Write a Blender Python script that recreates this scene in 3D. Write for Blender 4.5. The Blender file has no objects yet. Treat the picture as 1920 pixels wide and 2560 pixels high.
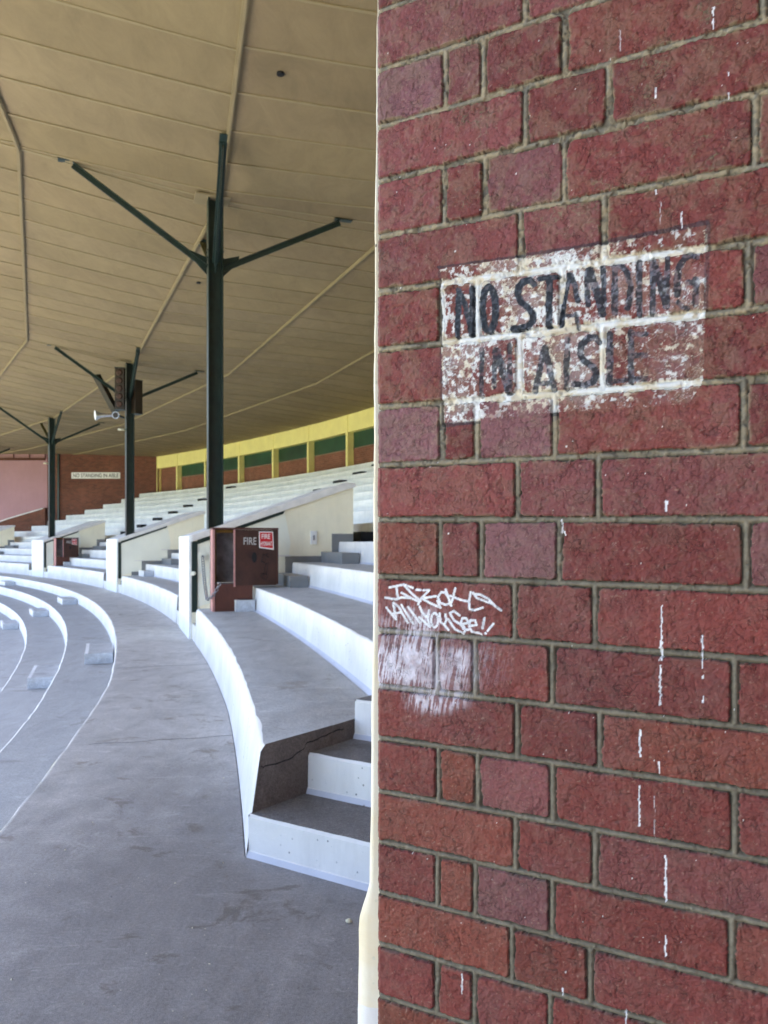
import bpy, bmesh, math, random
import numpy as np
from mathutils import Vector, Matrix
random.seed(7)
sc = bpy.context.scene
COL = sc.collection
R_ = math.radians
# ------------------------------------------------------------------ geometry constants (metres)
CX, CY = -75.75, -13.3            # centre of the curved stand
EYE = 1.5
F, PCX, HOR = 1950.0, 960.0, 1356.5   # measured on the 1920x2560 photograph
BAY0, BAYD = 19.3, 9.2            # column / aisle angles (degrees)
CEIL = EYE + 5.5

def P(r, deg, z=0.0):
    a = R_(deg)
    return (CX + r*math.cos(a), CY + r*math.sin(a), z)

# ------------------------------------------------------------------ helpers
def link(o, parent=None):
    COL.objects.link(o)
    if parent is not None:
        o.parent = parent
        o.matrix_parent_inverse = parent.matrix_basis.inverted()
    return o

def tag(o, label=None, cat=None, group=None, kind=None):
    if label: o['label'] = label
    if cat: o['category'] = cat
    if group: o['group'] = group
    if kind: o['kind'] = kind
    return o

def empty(name, loc=(0,0,0), rz=0.0):
    o = bpy.data.objects.new(name, None)
    o.location = loc; o.rotation_euler = (0,0,rz); o.empty_display_size = .1
    COL.objects.link(o)
    return o

class MB:
    """collects polygons with material slots; world coordinates unless told otherwise"""
    def __init__(s): s.v=[]; s.f=[]; s.m=[]; s.sm=[]; s.c=[]
    def poly(s, pts, m=0, smooth=False, col=None):
        n=len(s.v); s.v += [tuple(p) for p in pts]; s.f.append(tuple(range(n,n+len(pts)))); s.m.append(m); s.sm.append(smooth); s.c.append(col)
    def box(s, c, sx, sy, sz, ax=(1,0,0), ay=(0,1,0), az=(0,0,1), m=0, bev=0.0):
        c=Vector(c); ax=Vector(ax).normalized()*sx/2; ay=Vector(ay).normalized()*sy/2; az=Vector(az).normalized()*sz/2
        k=[c+a*ax+b*ay+d*az for d in (-1,1) for b in (-1,1) for a in (-1,1)]
        for q in ((0,2,3,1),(4,5,7,6),(0,1,5,4),(2,6,7,3),(0,4,6,2),(1,3,7,5)): s.poly([k[i] for i in q], m)
    def bar(s, a, b, w, h, up=(0,0,1), m=0):
        a=Vector(a); b=Vector(b); d=(b-a); L=d.length; d.normalize(); up=Vector(up)
        sx=d.cross(up)
        if sx.length<1e-4: sx=d.cross(Vector((1,0,0)))
        sx.normalize(); uz=sx.cross(d)
        s.box((a+b)/2, L, w, h, d, sx, uz, m)
    def tube(s, pts, r, n=10, m=0, cap=True, smooth=True):
        pts=[Vector(p) for p in pts]; rings=[]
        rr = r if isinstance(r,(list,tuple)) else [r]*len(pts)
        for i,p in enumerate(pts):
            d=(pts[min(i+1,len(pts)-1)]-pts[max(i-1,0)]).normalized()
            u=Vector((0,0,1)) if abs(d.z)<.9 else Vector((1,0,0))
            x=d.cross(u).normalized(); y=x.cross(d)
            rings.append([p+rr[i]*(math.cos(t)*x+math.sin(t)*y) for t in [2*math.pi*k/n for k in range(n)]])
        for i in range(len(rings)-1):
            for k in range(n):
                s.poly([rings[i][k],rings[i][(k+1)%n],rings[i+1][(k+1)%n],rings[i+1][k]],m,smooth)
        if cap: s.poly(rings[0][::-1],m); s.poly(rings[-1],m)
    def prism(s, outline, off, m=0):
        """closed outline (list of Vector), extruded by vector off"""
        off=Vector(off); a=[Vector(p) for p in outline]; b=[p+off for p in a]; n=len(a)
        s.poly(a[::-1],m); s.poly(b,m)
        for i in range(n): s.poly([a[i],a[(i+1)%n],b[(i+1)%n],b[i]],m)
    def build(s, name, mats, parent=None, bev=0.0, merge=True):
        me=bpy.data.meshes.new(name)
        me.from_pydata(s.v,[],s.f)
        if not isinstance(mats,(list,tuple)): mats=[mats]
        for k in mats: me.materials.append(k)
        me.polygons.foreach_set('material_index', s.m)
        me.polygons.foreach_set('use_smooth', s.sm)
        if any(c is not None for c in s.c):
            at=me.color_attributes.new('tone','FLOAT_COLOR','CORNER')
            arr=[]
            for f,c in zip(s.f,s.c):
                c = c if c is not None else (.5,.5,.5)
                for _ in f: arr += [c[0],c[1],c[2],1]
            at.data.foreach_set('color',arr)
        bm=bmesh.new(); bm.from_mesh(me)
        if merge: bmesh.ops.remove_doubles(bm,verts=bm.verts,dist=1e-5)
        bmesh.ops.recalc_face_normals(bm,faces=bm.faces)
        if bev>0:
            es=[e for e in bm.edges if len(e.link_faces)==2 and e.calc_face_angle(0)>R_(30)]
            bmesh.ops.bevel(bm,geom=es,offset=bev,segments=2,profile=.7,affect='EDGES',clamp_overlap=True)
        bm.to_mesh(me); bm.free()
        o=bpy.data.objects.new(name,me)
        return link(o,parent)

# ------------------------------------------------------------------ materials
def srgb(r,g,b):
    f=lambda c:(c/255/12.92) if c<=10 else (((c/255)+.055)/1.055)**2.4
    return (f(r),f(g),f(b))
class NT:
    def __init__(s,name):
        s.m=bpy.data.materials.new(name); s.m.use_nodes=True; s.t=s.m.node_tree; s.n=s.t.nodes; s.l=s.t.links
        s.b=s.n['Principled BSDF']; s.tc=s.n.new('ShaderNodeTexCoord')
    def new(s,t,**k):
        n=s.n.new(t)
        for a,b in k.items(): setattr(n,a,b)
        return n
    def noise(s,scale,detail=5,rough=.6,vec=None,stretch=None,dist=0.0):
        n=s.new('ShaderNodeTexNoise'); n.inputs['Scale'].default_value=scale; n.inputs['Detail'].default_value=detail; n.inputs['Roughness'].default_value=rough
        n.inputs['Distortion'].default_value=dist
        src=vec or s.tc.outputs['Object']
        if stretch:
            mp=s.new('ShaderNodeMapping'); mp.inputs['Scale'].default_value=stretch; s.l.new(src,mp.inputs[0]); src=mp.outputs[0]
        s.l.new(src,n.inputs['Vector']); return n.outputs['Fac']
    def ramp(s,fac,stops):
        r=s.new('ShaderNodeValToRGB'); e=r.color_ramp.elements
        while len(e)>1: e.remove(e[-1])
        for i,(p,c) in enumerate(stops):
            if not isinstance(c,(tuple,list)): c=(c,c,c)
            el=e[0] if i==0 else e.new(p)
            el.position=p; el.color=(*c,1)
        s.l.new(fac,r.inputs[0]); return r.outputs[0]
    def mix(s,fac,a,b,mode='MIX'):
        m=s.new('ShaderNodeMix',data_type='RGBA',blend_type=mode)
        for sock,v in ((m.inputs[0],fac),(m.inputs[6],a),(m.inputs[7],b)):
            if isinstance(v,(int,float)): sock.default_value=v
            elif isinstance(v,tuple): sock.default_value=(*v,1)
            else: s.l.new(v,sock)
        return m.outputs[2]
    def math(s,op,a,b=0.0,c=0.0):
        m=s.new('ShaderNodeMath',operation=op)
        for i,v in enumerate((a,b,c)):
            if isinstance(v,(int,float)): m.inputs[i].default_value=v
            else: s.l.new(v,m.inputs[i])
        return m.outputs[0]
    def bump(s,h,strength=.3,dist=.01,prev=None):
        b=s.new('ShaderNodeBump'); b.inputs['Strength'].default_value=strength; b.inputs['Distance'].default_value=dist
        s.l.new(h,b.inputs['Height'])
        if prev is not None: s.l.new(prev,b.inputs['Normal'])
        return b.outputs[0]
    def done(s,col,rough=.8,nrm=None,spec=.3,metal=0):
        for sock,v in ((s.b.inputs['Base Color'],col),(s.b.inputs['Roughness'],rough)):
            if isinstance(v,(int,float)): sock.default_value=v
            elif isinstance(v,tuple): sock.default_value=(*v,1)
            else: s.l.new(v,sock)
        if nrm is not None: s.l.new(nrm,s.b.inputs['Normal'])
        s.b.inputs['Specular IOR Level'].default_value=spec; s.b.inputs['Metallic'].default_value=metal
        return s.m

def concrete(name, base, var=.25, stain=.5, bump=.25, rough=.85, spec=.25):
    t=NT(name)
    b=tuple(base); B=lambda k:tuple(min(1,x*k) for x in b)
    big=t.noise(.9,5,.62); mid=t.noise(4.5,8,.72,dist=.8); fine=t.noise(70,5,.75); sp=t.noise(330,2,.6)
    c=t.ramp(big,[(.32,B(1-var*.8)),(.68,B(1+var*.8))])
    c2=t.ramp(mid,[(.30,B(1-var*1.2)),(.5,b),(.70,B(1+var*1.3))])
    c=t.mix(.6,c,c2)
    # trowel and tyre-like sweeps
    sw=t.noise(2.2,7,.7,dist=2.5,stretch=(1,.35,1)); c=t.mix(.8,c,t.mix(1.0,c,t.ramp(sw,[(.36,.84),(.5,1.0),(.64,1.13)]),'MULTIPLY'))
    # brownish stains with their own outline
    st=t.noise(2.3,9,.72,dist=1.0,stretch=(1,1.3,1))
    sm=t.ramp(st,[(.575,0.0),(.62,stain),(.8,stain)])
    c=t.mix(sm,c,tuple(x*y for x,y in zip(b,(.56,.50,.43))))
    s3=t.noise(11,6,.7,dist=.5); c=t.mix(t.ramp(s3,[(.63,0.0),(.67,stain*.7),(.8,stain*.8)]),c,tuple(x*y for x,y in zip(b,(.6,.52,.44))))
    # pale scuffs
    sc1=t.noise(3.1,10,.78,dist=2.4,stretch=(.6,1.4,1))
    c=t.mix(t.ramp(sc1,[(.57,0.0),(.62,.50),(.75,.65)]),c,B(1.5))
    vo=t.new('ShaderNodeTexVoronoi'); vo.inputs['Scale'].default_value=17; t.l.new(t.tc.outputs['Object'],vo.inputs['Vector'])
    pit=t.math('MULTIPLY',t.ramp(vo.outputs['Distance'],[(.0,.8),(.06,.5),(.09,0.0)]),t.ramp(t.noise(5,2,.5),[(.5,0.0),(.6,1.0)]))
    c=t.mix(pit,c,B(.35))
    c=t.mix(.85,c,t.mix(1.0,c,t.ramp(fine,[(.3,.66),(.7,1.34)]),'MULTIPLY'))
    c=t.mix(.9,c,t.mix(1.0,c,t.ramp(sp,[(.34,.62),(.66,1.42)]),'MULTIPLY'))
    h=t.math('ADD',t.math('MULTIPLY',fine,.6),t.math('MULTIPLY',sp,.5))
    h=t.math('ADD',h,mid)
    n=t.bump(h,bump,.012)
    return t.done(c,t.ramp(mid,[(.3,rough-.12),(.7,min(1,rough+.1))]),n,spec)

def whitepaint(name, base, flake=(.25,.26,.28), amount=.5, vert=True):
    t=NT(name)
    big=t.noise(1.3,6,.65); st=t.noise(7,6,.7,stretch=(1,1,.16) if vert else None); fine=t.noise(90,4,.65)
    c=t.ramp(big,[(.32,tuple(x*.84 for x in base)),(.6,base)])
    c=t.mix(t.ramp(st,[(.5,0.0),(.72,.35*amount)]),c,tuple(x*.6 for x in base))
    pt=t.noise(26,7,.75,dist=.8)
    c=t.mix(t.ramp(pt,[(.66,0.0),(.70,.75*amount),(.9,.9*amount)]),c,flake)
    if amount>.9:
        hs=t.noise(2.0,6,.75,stretch=(.35,.35,7)); c=t.mix(t.ramp(hs,[(.46,0.0),(.62,.5)]),c,tuple(x*.78 for x in base))
    vo=t.new('ShaderNodeTexVoronoi'); vo.inputs['Scale'].default_value=24; t.l.new(t.tc.outputs['Object'],vo.inputs['Vector'])
    gate=t.ramp(t.noise(3,2,.5),[(.5,0.0),(.6,1.0)])
    pit=t.math('MULTIPLY',t.ramp(vo.outputs['Distance'],[(.0,1.0),(.10,.8),(.14,0.0)]),gate)
    c=t.mix(pit,c,(.09,.09,.1))
    h=t.math('ADD',t.math('MULTIPLY',fine,.4),t.math('MULTIPLY',pt,.8))
    h=t.math('SUBTRACT',h,t.math('MULTIPLY',pit,1.5))
    return t.done(c,.72,t.bump(h,.3,.01),.3)

def plain(name, base, var=.12, scale=3, rough=.6, spec=.4, metal=0, bump=.08, streak=0.0, sc2=40):
    t=NT(name)
    c=t.ramp(t.noise(scale,6,.65),[(.3,tuple(x*(1-var) for x in base)),(.7,tuple(min(1,x*(1+var)) for x in base))])
    if streak>0:
        s=t.noise(9,6,.7,stretch=(1,1,.12)); c=t.mix(t.ramp(s,[(.52,0.0),(.75,streak)]),c,tuple(x*.45 for x in base))
    f=t.noise(sc2,4,.6)
    return t.done(c,rough,t.bump(f,bump,.01),spec,metal)

M={}
M['lowtread']=concrete('lower_tread_concrete',(.26,.245,.235),.18,.5,.35,spec=.5,rough=.62)
M['walk']=concrete('walkway_concrete',(.46,.43,.41),.27,.7,.40,spec=.55,rough=.6)
def near_shade(m):
    # shade over the floor near the pillar, painted into the colour with a ragged edge
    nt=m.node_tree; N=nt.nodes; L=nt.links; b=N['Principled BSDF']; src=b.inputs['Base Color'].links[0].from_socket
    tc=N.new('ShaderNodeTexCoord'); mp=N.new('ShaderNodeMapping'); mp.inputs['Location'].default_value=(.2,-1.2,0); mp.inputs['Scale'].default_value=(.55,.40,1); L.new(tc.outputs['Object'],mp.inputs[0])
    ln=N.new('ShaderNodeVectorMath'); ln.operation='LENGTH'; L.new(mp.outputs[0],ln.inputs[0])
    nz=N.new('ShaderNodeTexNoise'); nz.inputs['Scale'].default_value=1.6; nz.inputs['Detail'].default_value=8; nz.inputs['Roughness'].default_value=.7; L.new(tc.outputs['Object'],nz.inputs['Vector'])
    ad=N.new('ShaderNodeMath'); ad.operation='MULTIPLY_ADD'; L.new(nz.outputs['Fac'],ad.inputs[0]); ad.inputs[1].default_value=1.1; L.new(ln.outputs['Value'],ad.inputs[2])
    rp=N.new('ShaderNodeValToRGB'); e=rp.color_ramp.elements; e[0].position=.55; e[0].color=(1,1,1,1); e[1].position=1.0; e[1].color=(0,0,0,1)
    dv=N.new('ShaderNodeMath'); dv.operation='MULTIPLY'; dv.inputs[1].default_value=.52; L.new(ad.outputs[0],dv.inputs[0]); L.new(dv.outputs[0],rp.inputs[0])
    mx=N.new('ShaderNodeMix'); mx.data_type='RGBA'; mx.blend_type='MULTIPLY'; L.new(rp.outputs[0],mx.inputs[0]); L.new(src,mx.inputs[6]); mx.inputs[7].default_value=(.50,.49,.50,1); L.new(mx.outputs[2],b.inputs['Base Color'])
near_shade(M['walk'])
M['tread']=concrete('tread_concrete',(.36,.34,.325),.20,.5,.25,spec=.5,rough=.6)
M['steptread']=concrete('step_tread_concrete',(.19,.178,.175),.2,.4,.3)
M['rawdark']=concrete('raw_concrete',(.155,.135,.128),.25,.4,.8)
M['white']=whitepaint('white_riser_paint',(.80,.77,.75),amount=.85)
M['whiteold']=whitepaint('old_white_riser_paint',(.95,.94,.90),amount=1.0)
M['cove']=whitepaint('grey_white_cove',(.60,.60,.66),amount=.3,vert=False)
M['pierwhite']=plain('pier_white_paint',(.82,.82,.80),.06,2,.6,.3,bump=.05,streak=.25)
M['cream']=plain('cream_render',(.93,.85,.66),.09,1.1,.75,.25,bump=.12,streak=.12)
M['creamlight']=plain('pale_cream_patch',(.86,.84,.72),.05,1.5,.7,.25,bump=.1)
M['coping']=plain('coping_concrete',(.74,.70,.67),.15,4,.8,.25,bump=.2)
M['skirt']=plain('grey_skirting_paint',(.22,.22,.225),.1,4,.7,.3)
M['green']=plain('dark_green_paint',(.018,.034,.028),.3,6,.36,.42,bump=.05,streak=.2)
M['olive']=plain('rusty_green_paint',(.09,.075,.02),.4,10,.6,.4)
M['yellow']=plain('yellow_render_paint',(.95,.84,.34),.07,1.5,.7,.3,bump=.1,streak=.12)
M['louvre']=plain('green_window_panel',(.018,.07,.035),.5,.45,.35,.5)
M['maroon']=plain('maroon_cabinet_paint',(.095,.03,.02),.2,5,.5,.4,streak=.3)
M['maroondark']=plain('dark_maroon_panel',(.05,.018,.012),.3,5,.45,.4,streak=.3)
M['pinkedge']=plain('faded_pink_edge',(.5,.25,.23),.12,12,.7,.3)
M['inside']=plain('cabinet_inside',(.30,.26,.26),.5,4,.8,.2)
M['ochre']=plain('ochre_timber',(.12,.06,.012),.2,10,.7,.2)
M['signred']=plain('red_sign_enamel',(.50,.008,.014),.08,10,.4,.4)
M['signwhite']=plain('white_sign_paint',(.80,.78,.76),.08,20,.5,.4)
M['lettergrey']=plain('faded_white_letter_paint',(.45,.43,.42),.2,20,.7,.3)
M['black']=plain('black_lettering',(.012,.012,.014),.2,20,.6,.3)
M['metal']=plain('dull_steel',(.32,.32,.34),.3,20,.45,.5,.7)
M['chrome']=plain('polished_reflector',(.75,.75,.77),.1,8,.22,.5,.9,bump=.02)
M['pinkwall']=plain('faded_pink_wall_paint',(.42,.235,.25),.10,.35,.8,.25,streak=.15)
M['brownbeam']=plain('red_brown_beam_paint',(.10,.03,.018),.2,2,.6,.3)
M['speaker']=plain('brown_speaker_case',(.03,.02,.011),.2,4,.55,.35)
M['speakercone']=plain('speaker_cone',(.06,.03,.02),.2,20,.6,.3)
M['pvc']=plain('cream_pvc',(.66,.6,.42),.05,10,.5,.4)

def ceiling_mat():
    t=NT('cream_ceiling_sheet')
    at=t.new('ShaderNodeVertexColor',layer_name='tone')
    c=t.mix(1.0,(.275,.212,.120),at.outputs[0],'MULTIPLY')
    c=t.mix(1.0,c,t.ramp(t.noise(.55,6,.65),[(.3,.88),(.7,1.10)]),'MULTIPLY')
    # dirt streaks running with the sheets
    c=t.mix(1.0,c,t.ramp(t.noise(2.4,8,.75,dist=.8,stretch=(1,.45,1)),[(.3,.84),(.7,1.12)]),'MULTIPLY')
    c=t.mix(t.ramp(t.noise(1.3,9,.75,dist=1.5),[(.64,0.0),(.74,.30)]),c,(.34,.28,.165))
    return t.done(c,.75,t.bump(t.noise(5,5,.6),.12,.02),.25)
M['ceil']=ceiling_mat()
M['batten']=plain('ceiling_batten_paint',(.30,.243,.14),.10,3,.7,.25,bump=.15,streak=.0)

def brick_far(name,c1,c2,mortar,sx=1.0,wash=.0):
    t=NT(name)
    # u along the wall = length in xy, v = z ; works on the flat end wall and the curved rear wall via object coords
    sep=t.new('ShaderNodeSeparateXYZ'); t.l.new(t.tc.outputs['UV'],sep.inputs[0])
    br=t.new('ShaderNodeTexBrick'); t.l.new(t.tc.outputs['UV'],br.inputs['Vector'])
    br.inputs['Color1'].default_value=(*c1,1); br.inputs['Color2'].default_value=(*c2,1); br.inputs['Mortar'].default_value=(*mortar,1)
    br.inputs['Scale'].default_value=1; br.inputs['Brick Width'].default_value=.24; br.inputs['Row Height'].default_value=.086; br.inputs['Mortar Size'].default_value=.007
    c=t.mix(1.0,br.outputs[0],t.ramp(t.noise(.5,6,.7),[(.3,.75),(.7,1.2)]),'MULTIPLY')
    w=t.noise(1.1,8,.75,dist=1.0,stretch=(1,1,.5)); c=t.mix(t.ramp(w,[(.60,0.0),(.75,.35+wash)]),c,(.5,.40,.34))
    return t.done(c,.85,t.bump(br.outputs[1],-.3,.01),.2)
M['brickfar']=brick_far('old_red_brick',(.13,.048,.034),(.20,.07,.045),(.18,.12,.085))
M['brickrear']=brick_far('rear_red_brick',(.20,.075,.05),(.27,.10,.065),(.26,.17,.12),wash=.1)

# ------------------------------------------------------------------ numpy noise
def vnoise(x,y,seed):
    rs=np.random.RandomState(seed); T=rs.rand(257,257).astype(np.float32); T[256]=T[0]; T[:,256]=T[:,0]
    xi=np.floor(x); yi=np.floor(y); fx=(x-xi).astype(np.float32); fy=(y-yi).astype(np.float32)
    xi=xi.astype(np.int64)&255; yi=yi.astype(np.int64)&255
    fx=fx*fx*(3-2*fx); fy=fy*fy*(3-2*fy)
    a=T[yi,xi]; b=T[yi,xi+1]; c=T[yi+1,xi]; d=T[yi+1,xi+1]
    return (a+(b-a)*fx)*(1-fy)+(c+(d-c)*fx)*fy
def fbm(x,y,scale,seed,oct=4,gain=.5):
    s=np.zeros_like(x,dtype=np.float32); a=1.0; tot=0.0; f=scale
    for o in range(oct):
        s+=a*vnoise(x*f+13.7*o,y*f+7.1*o,seed+o); tot+=a; a*=gain; f*=2.03
    return s/tot
def sstep(a,b,x):
    t=np.clip((x-a)/(b-a),0,1); return t*t*(3-2*t)
def ridge(x,y,scale,seed,w):
    n=fbm(x,y,scale,seed,3,.5); return 1-sstep(0,w,np.abs(n-.5))

# ------------------------------------------------------------------ the near brick pillar
TH=R_(28.25)
WO=Vector((-.011,1.19,0)); WD=Vector((math.cos(TH),-math.sin(TH),0)); WN=Vector((-math.sin(TH),-math.cos(TH),0))
def px2wall(x,y):
    u=(x-PCX)/F
    t=(u*WO.y-WO.x)/(WD.x-u*WD.y); Y=WO.y+t*WD.y
    return t, EYE-(y-HOR)/F*Y
BL=[-248,-110,27,175,317,452,591,729,874,1018,1163,1299,1441,1576,1715,1845,1978,2104.5,2231,2361,2490,2618,2745]
BR=[-660,-488,-316,-136,45,223,410,599,768,943,1121,1299,1477,1652,1827,1987,2156,2315.5,2481,2640,2803,2965,3126]
JA=[1312,1515]
J={ 0:[1116,1215,1413,1915], 1:[1315,1520], 2:[1312,1515],3:[1113,1208,1411,1909],4:[1313,1522],5:[1110,1212,1411,1889],6:[1301,1511],7:[1103,1193,1405,1872],
   8:[1299,1506],9:[1103,1192,1387,1860],10:[1294,1496],11:[1101,1203,1398,1866],12:[1286,1487],13:[1092,1187,1380,1837],14:[1292,1499],15:[1095,1193,1381,1837],
   16:[1288,1487],17:[1092,1187,1380,1830],18:[1279,1475],19:[1091,1185,1375,1825],20:[1279,1475],21:[1091,1185,1375,1825]}
# row i lies between bed line i and i+1 (0 = topmost listed)
lines=[]
for L,Rr in zip(BL,BR):
    t0,z0=px2wall(944,L); t1,z1=px2wall(1920,Rr); b=(z1-z0)/(t1-t0); lines.append((z0-b*t0,b))
while lines[0][0]<5.6: lines.insert(0,(lines[0][0]+.086,lines[0][1]*.5)); J={k+1:v for k,v in J.items()}
while lines[-1][0]>-.2: lines.append((lines[-1][0]-.086,lines[-1][1]))
NR=len(lines)-1
rowA={}
for k,v in J.items(): rowA[k]=(len(v)<=3 and v[0]>1200)
def row_joints(i):
    if i in J:
        a,b=lines[i]; zc=(a+lines[i+1][0])/2; yp=HOR-(zc-EYE)*F/WO.y
        js=[px2wall(x,0)[0] for x in J[i]]
        A=J[i][0]>1200
    else:
        k=min(J) if i<min(J) else max(J)
        A=rowA[k] ^ ((i-k)%2==1)
        js=[.232,.345] if A else [.112,.168,.282,.52]
    t=js[-1]
    seq=[.24,.117] if A else [.117,.24]
    if A and len(js)==2: pass
    n=0
    while t<2.1:
        t+=seq[n%2]; js.append(t); n+=1
    return js
# palette: (linear) red, purple, orange
RED=np.array([.228,.047,.040]); PUR=np.array([.245,.097,.106]); ORG=np.array([.255,.066,.042]); DRK=np.array([.172,.033,.030]); PNK=np.array([.320,.085,.082])  # PNK paints grazing light on the left-edge bricks into their colour
PRESET={}
base0=min(J)
def pre(r,c,col,w=.8): PRESET[(r+base0,c)]=(col,w)
pre(3,0,PUR,.9);pre(3,1,PUR,.25);pre(5,0,PNK,.5);pre(5,2,PUR,.5);pre(4,0,PNK,.5);pre(9,0,PUR,1.0);pre(9,2,PUR,.9);pre(11,2,PUR,1.0);pre(11,0,ORG,.8);pre(11,4,PUR,.7)
pre(10,0,PNK,.3);pre(10,1,PUR,.35);pre(10,2,PUR,.25);pre(8,0,RED,.5);pre(6,0,PNK,.3);pre(6,1,PUR,.3);pre(14,0,RED,.6);pre(15,2,PUR,.5);pre(16,2,PUR,.3);pre(17,2,PUR,.7);pre(17,1,ORG,.7);pre(15,1,ORG,.8)
pre(2,0,PUR,.25);pre(4,2,DRK,.3);pre(7,4,PUR,.5);pre(3,3,ORG,.3);pre(5,3,RED,.5);pre(18,0,ORG,.6);pre(18,1,ORG,.3);pre(20,0,ORG,.8);pre(19,3,DRK,.3);pre(13,0,PUR,.6);pre(13,1,PUR,.5);pre(2,1,PUR,.3);pre(16,0,ORG,.2)
TAN=np.array([.34,.265,.155]); MORT=np.array([.160,.137,.098])

# strokes in photo pixels -------------------------------------------------
def crop(pts,ox,oy,s): return [(ox+u*s,oy+v*s) for u,v in pts]
def ell(cx,cy,rx,ry,a0=0,a1=360,n=28): return [(cx+rx*math.cos(R_(a0+(a1-a0)*k/n)),cy+ry*math.sin(R_(a0+(a1-a0)*k/n))) for k in range(n+1)]
SG=[]  # (points, half width px, wear)
sL=.226; sR=.226   # two halves of the notice were measured on 4.425x crops
def A1(pts,hw,wear=0.0): SG.append((crop(pts,1080,560,sL),hw*sL,wear))
def A2(pts,hw,wear=0.3): SG.append((crop(pts,1440,540,sR),hw*sR,wear))
A1([(290,735),(285,1240)],30); A1([(300,735),(365,900),(440,1230)],30); A1([(442,712),(440,1235)],28)
A1(ell(632,940,72,245),36)
A1([(1130,665),(1085,622),(1020,630),(965,690),(950,780),(990,870),(1070,930),(1120,1000),(1115,1080),(1060,1130),(990,1150),(905,1165)],36)
A1([(1190,605),(1405,585)],26); A1([(1300,600),(1292,1130)],36)
A1([(1515,560),(1420,1120)],28); A1([(1530,560),(1580,700),(1610,850)],30,.1); A1([(1480,1010),(1600,1010)],20,.3); A1([(1590,990),(1620,1150)],22,.3)
A2([(130,600),(120,760),(130,980)],30,.25); A2([(150,600),(220,820),(290,1080)],42,.2); A2([(300,575),(308,900),(300,1080)],30,.2)
A2([(425,555),(430,800),(430,1070)],34,.3); A2([(430,560),(510,550),(560,620),(600,760),(595,900),(570,1020)],32,.3)
A2([(700,510),(695,800),(700,1090)],34,.3); A2([(845,500),(850,800),(845,1075)],32,.3); A2([(850,500),(930,720),(1000,990)],44,.3); A2([(1012,465),(1005,700),(1010,990)],30,.3)
A2([(1335,450),(1270,430),(1200,460),(1140,570),(1115,720),(1120,870)],36,.35); A2([(1130,950),(1180,1010),(1235,1020)],26,.35); A2([(1230,730),(1330,740)],32,.5); A2([(1325,700),(1320,980)],34,.5)
A1([(555,1390),(550,1900)],26,.35); A1([(700,1390),(690,1800)],28,.4); A1([(715,1400),(780,1600),(850,1860)],38,.35); A1([(862,1340),(860,1860)],26,.5)
A1([(1240,1370),(1195,1600),(1135,1850)],30,.35); A1([(1245,1370),(1300,1600),(1350,1830)],34,.35); A1([(1180,1760),(1350,1760)],28,.4)
A1([(1495,1280),(1485,1810)],32,.4)
A2([(255,1390),(215,1345),(140,1340),(60,1420),(40,1520),(90,1610),(180,1660),(225,1740),(190,1830),(110,1870),(-20,1860)],34,.2)
A2([(375,1310),(372,1850)],36,.3); A2([(350,1840),(545,1815)],26,.35)
A2([(610,1290),(610,1840)],32,.4); A2([(600,1305),(780,1310)],26,.4); A2([(620,1545),(775,1540)],30,.45); A2([(600,1810),(780,1800)],30,.5)
OUT=[(1100,672),(1292,644),(1512,609),(1770,560),(1768,640),(1757,955),(1722,1010),(1390,1030),(1290,1040),(1215,1052),(1108,1060)]
GS=[]
def G(pts): GS.append(crop(pts,920,1430,.2411))
for p in ([(225,160),(370,130),(465,165)],[(295,150),(310,265)],[(180,265),(290,285),(350,262),(440,270)],[(370,130),(440,210),(545,300)],[(350,215),(410,250),(530,310),(520,335)],
 [(500,185),(545,188)],[(575,190),(635,190),(550,275),(705,250)],[(560,275),(640,320),(750,370),(720,300)],[(810,212),(760,210),(725,260),(750,320),(810,340),(850,325),(835,260),(800,215)],
 [(805,180),(865,350)],[(905,170),(885,260),(855,340)],[(850,245),(960,290),(1040,305)],[(1065,210),(1045,310),(1055,385),(1100,398),(1190,370)],[(1090,215),(1130,270),(1300,335),(1250,280),(1165,235),(1090,225)],[(1300,340),(1380,400)],
 [(190,370),(290,490)],[(290,490),(262,318),(315,360),(410,525)],[(255,430),(335,420)],[(345,340),(465,535)],[(415,365),(535,525)],
 [(535,360),(560,420),(600,465),(630,440)],[(630,400),(620,480),(640,570),(530,470)],ell(690,500,35,75),[(740,430),(755,520),(790,550),(810,500),(800,440)],[(790,545),(835,600)],
 [(950,450),(890,405),(850,425),(890,500),(990,560),(1010,610),(985,640),(900,590),(830,490)],[(960,540),(1040,530),(1020,480),(975,480),(960,540),(990,590),(1040,600)],
 [(1045,560),(1125,550),(1110,500),(1060,500),(1045,560),(1080,620),(1150,635)],[(1205,480),(1185,585)],[(1170,645),(1174,649)],[(1300,535),(1240,610)],[(1216,635),(1221,639)]):
    G(p)
DR=[(1783,20,38,2.6),(1783,46,70,2.8),(1550,75,125,1.2),(1640,220,245,1.6),(1821,182,190,1.6),(1821,235,245,2.4),(1640,475,486,2),(1652,505,560,1.0),(1705,530,570,1.6),(1665,1255,1278,3.2),(1405,1300,1330,2),
 (1654,1515,1600,1.6),(1653,1605,1650,3.4),(1651,1665,1760,2.4),(1755,1590,1670,2.2),(1757,1690,1695,2.5),(1758,1740,1755,2),(1600,1825,1890,2.6),(1648,1905,1935,2),(1598,1965,2066,2.0),(1636,1990,2100,1.0),
 (1664,2140,2255,2.6),(1664,2340,2390,2.4),(1155,2435,2485,1.6),(1405,2470,2490,2),(1565,2525,2560,2),(1413,1330,1336,2.5)]
def seg_d(px,py,a,b):
    ax,ay=a; bx,by=b; dx,dy=bx-ax,by-ay; L=dx*dx+dy*dy+1e-9
    t=np.clip(((px-ax)*dx+(py-ay)*dy)/L,0,1); return np.hypot(px-ax-t*dx,py-ay-t*dy)
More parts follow.
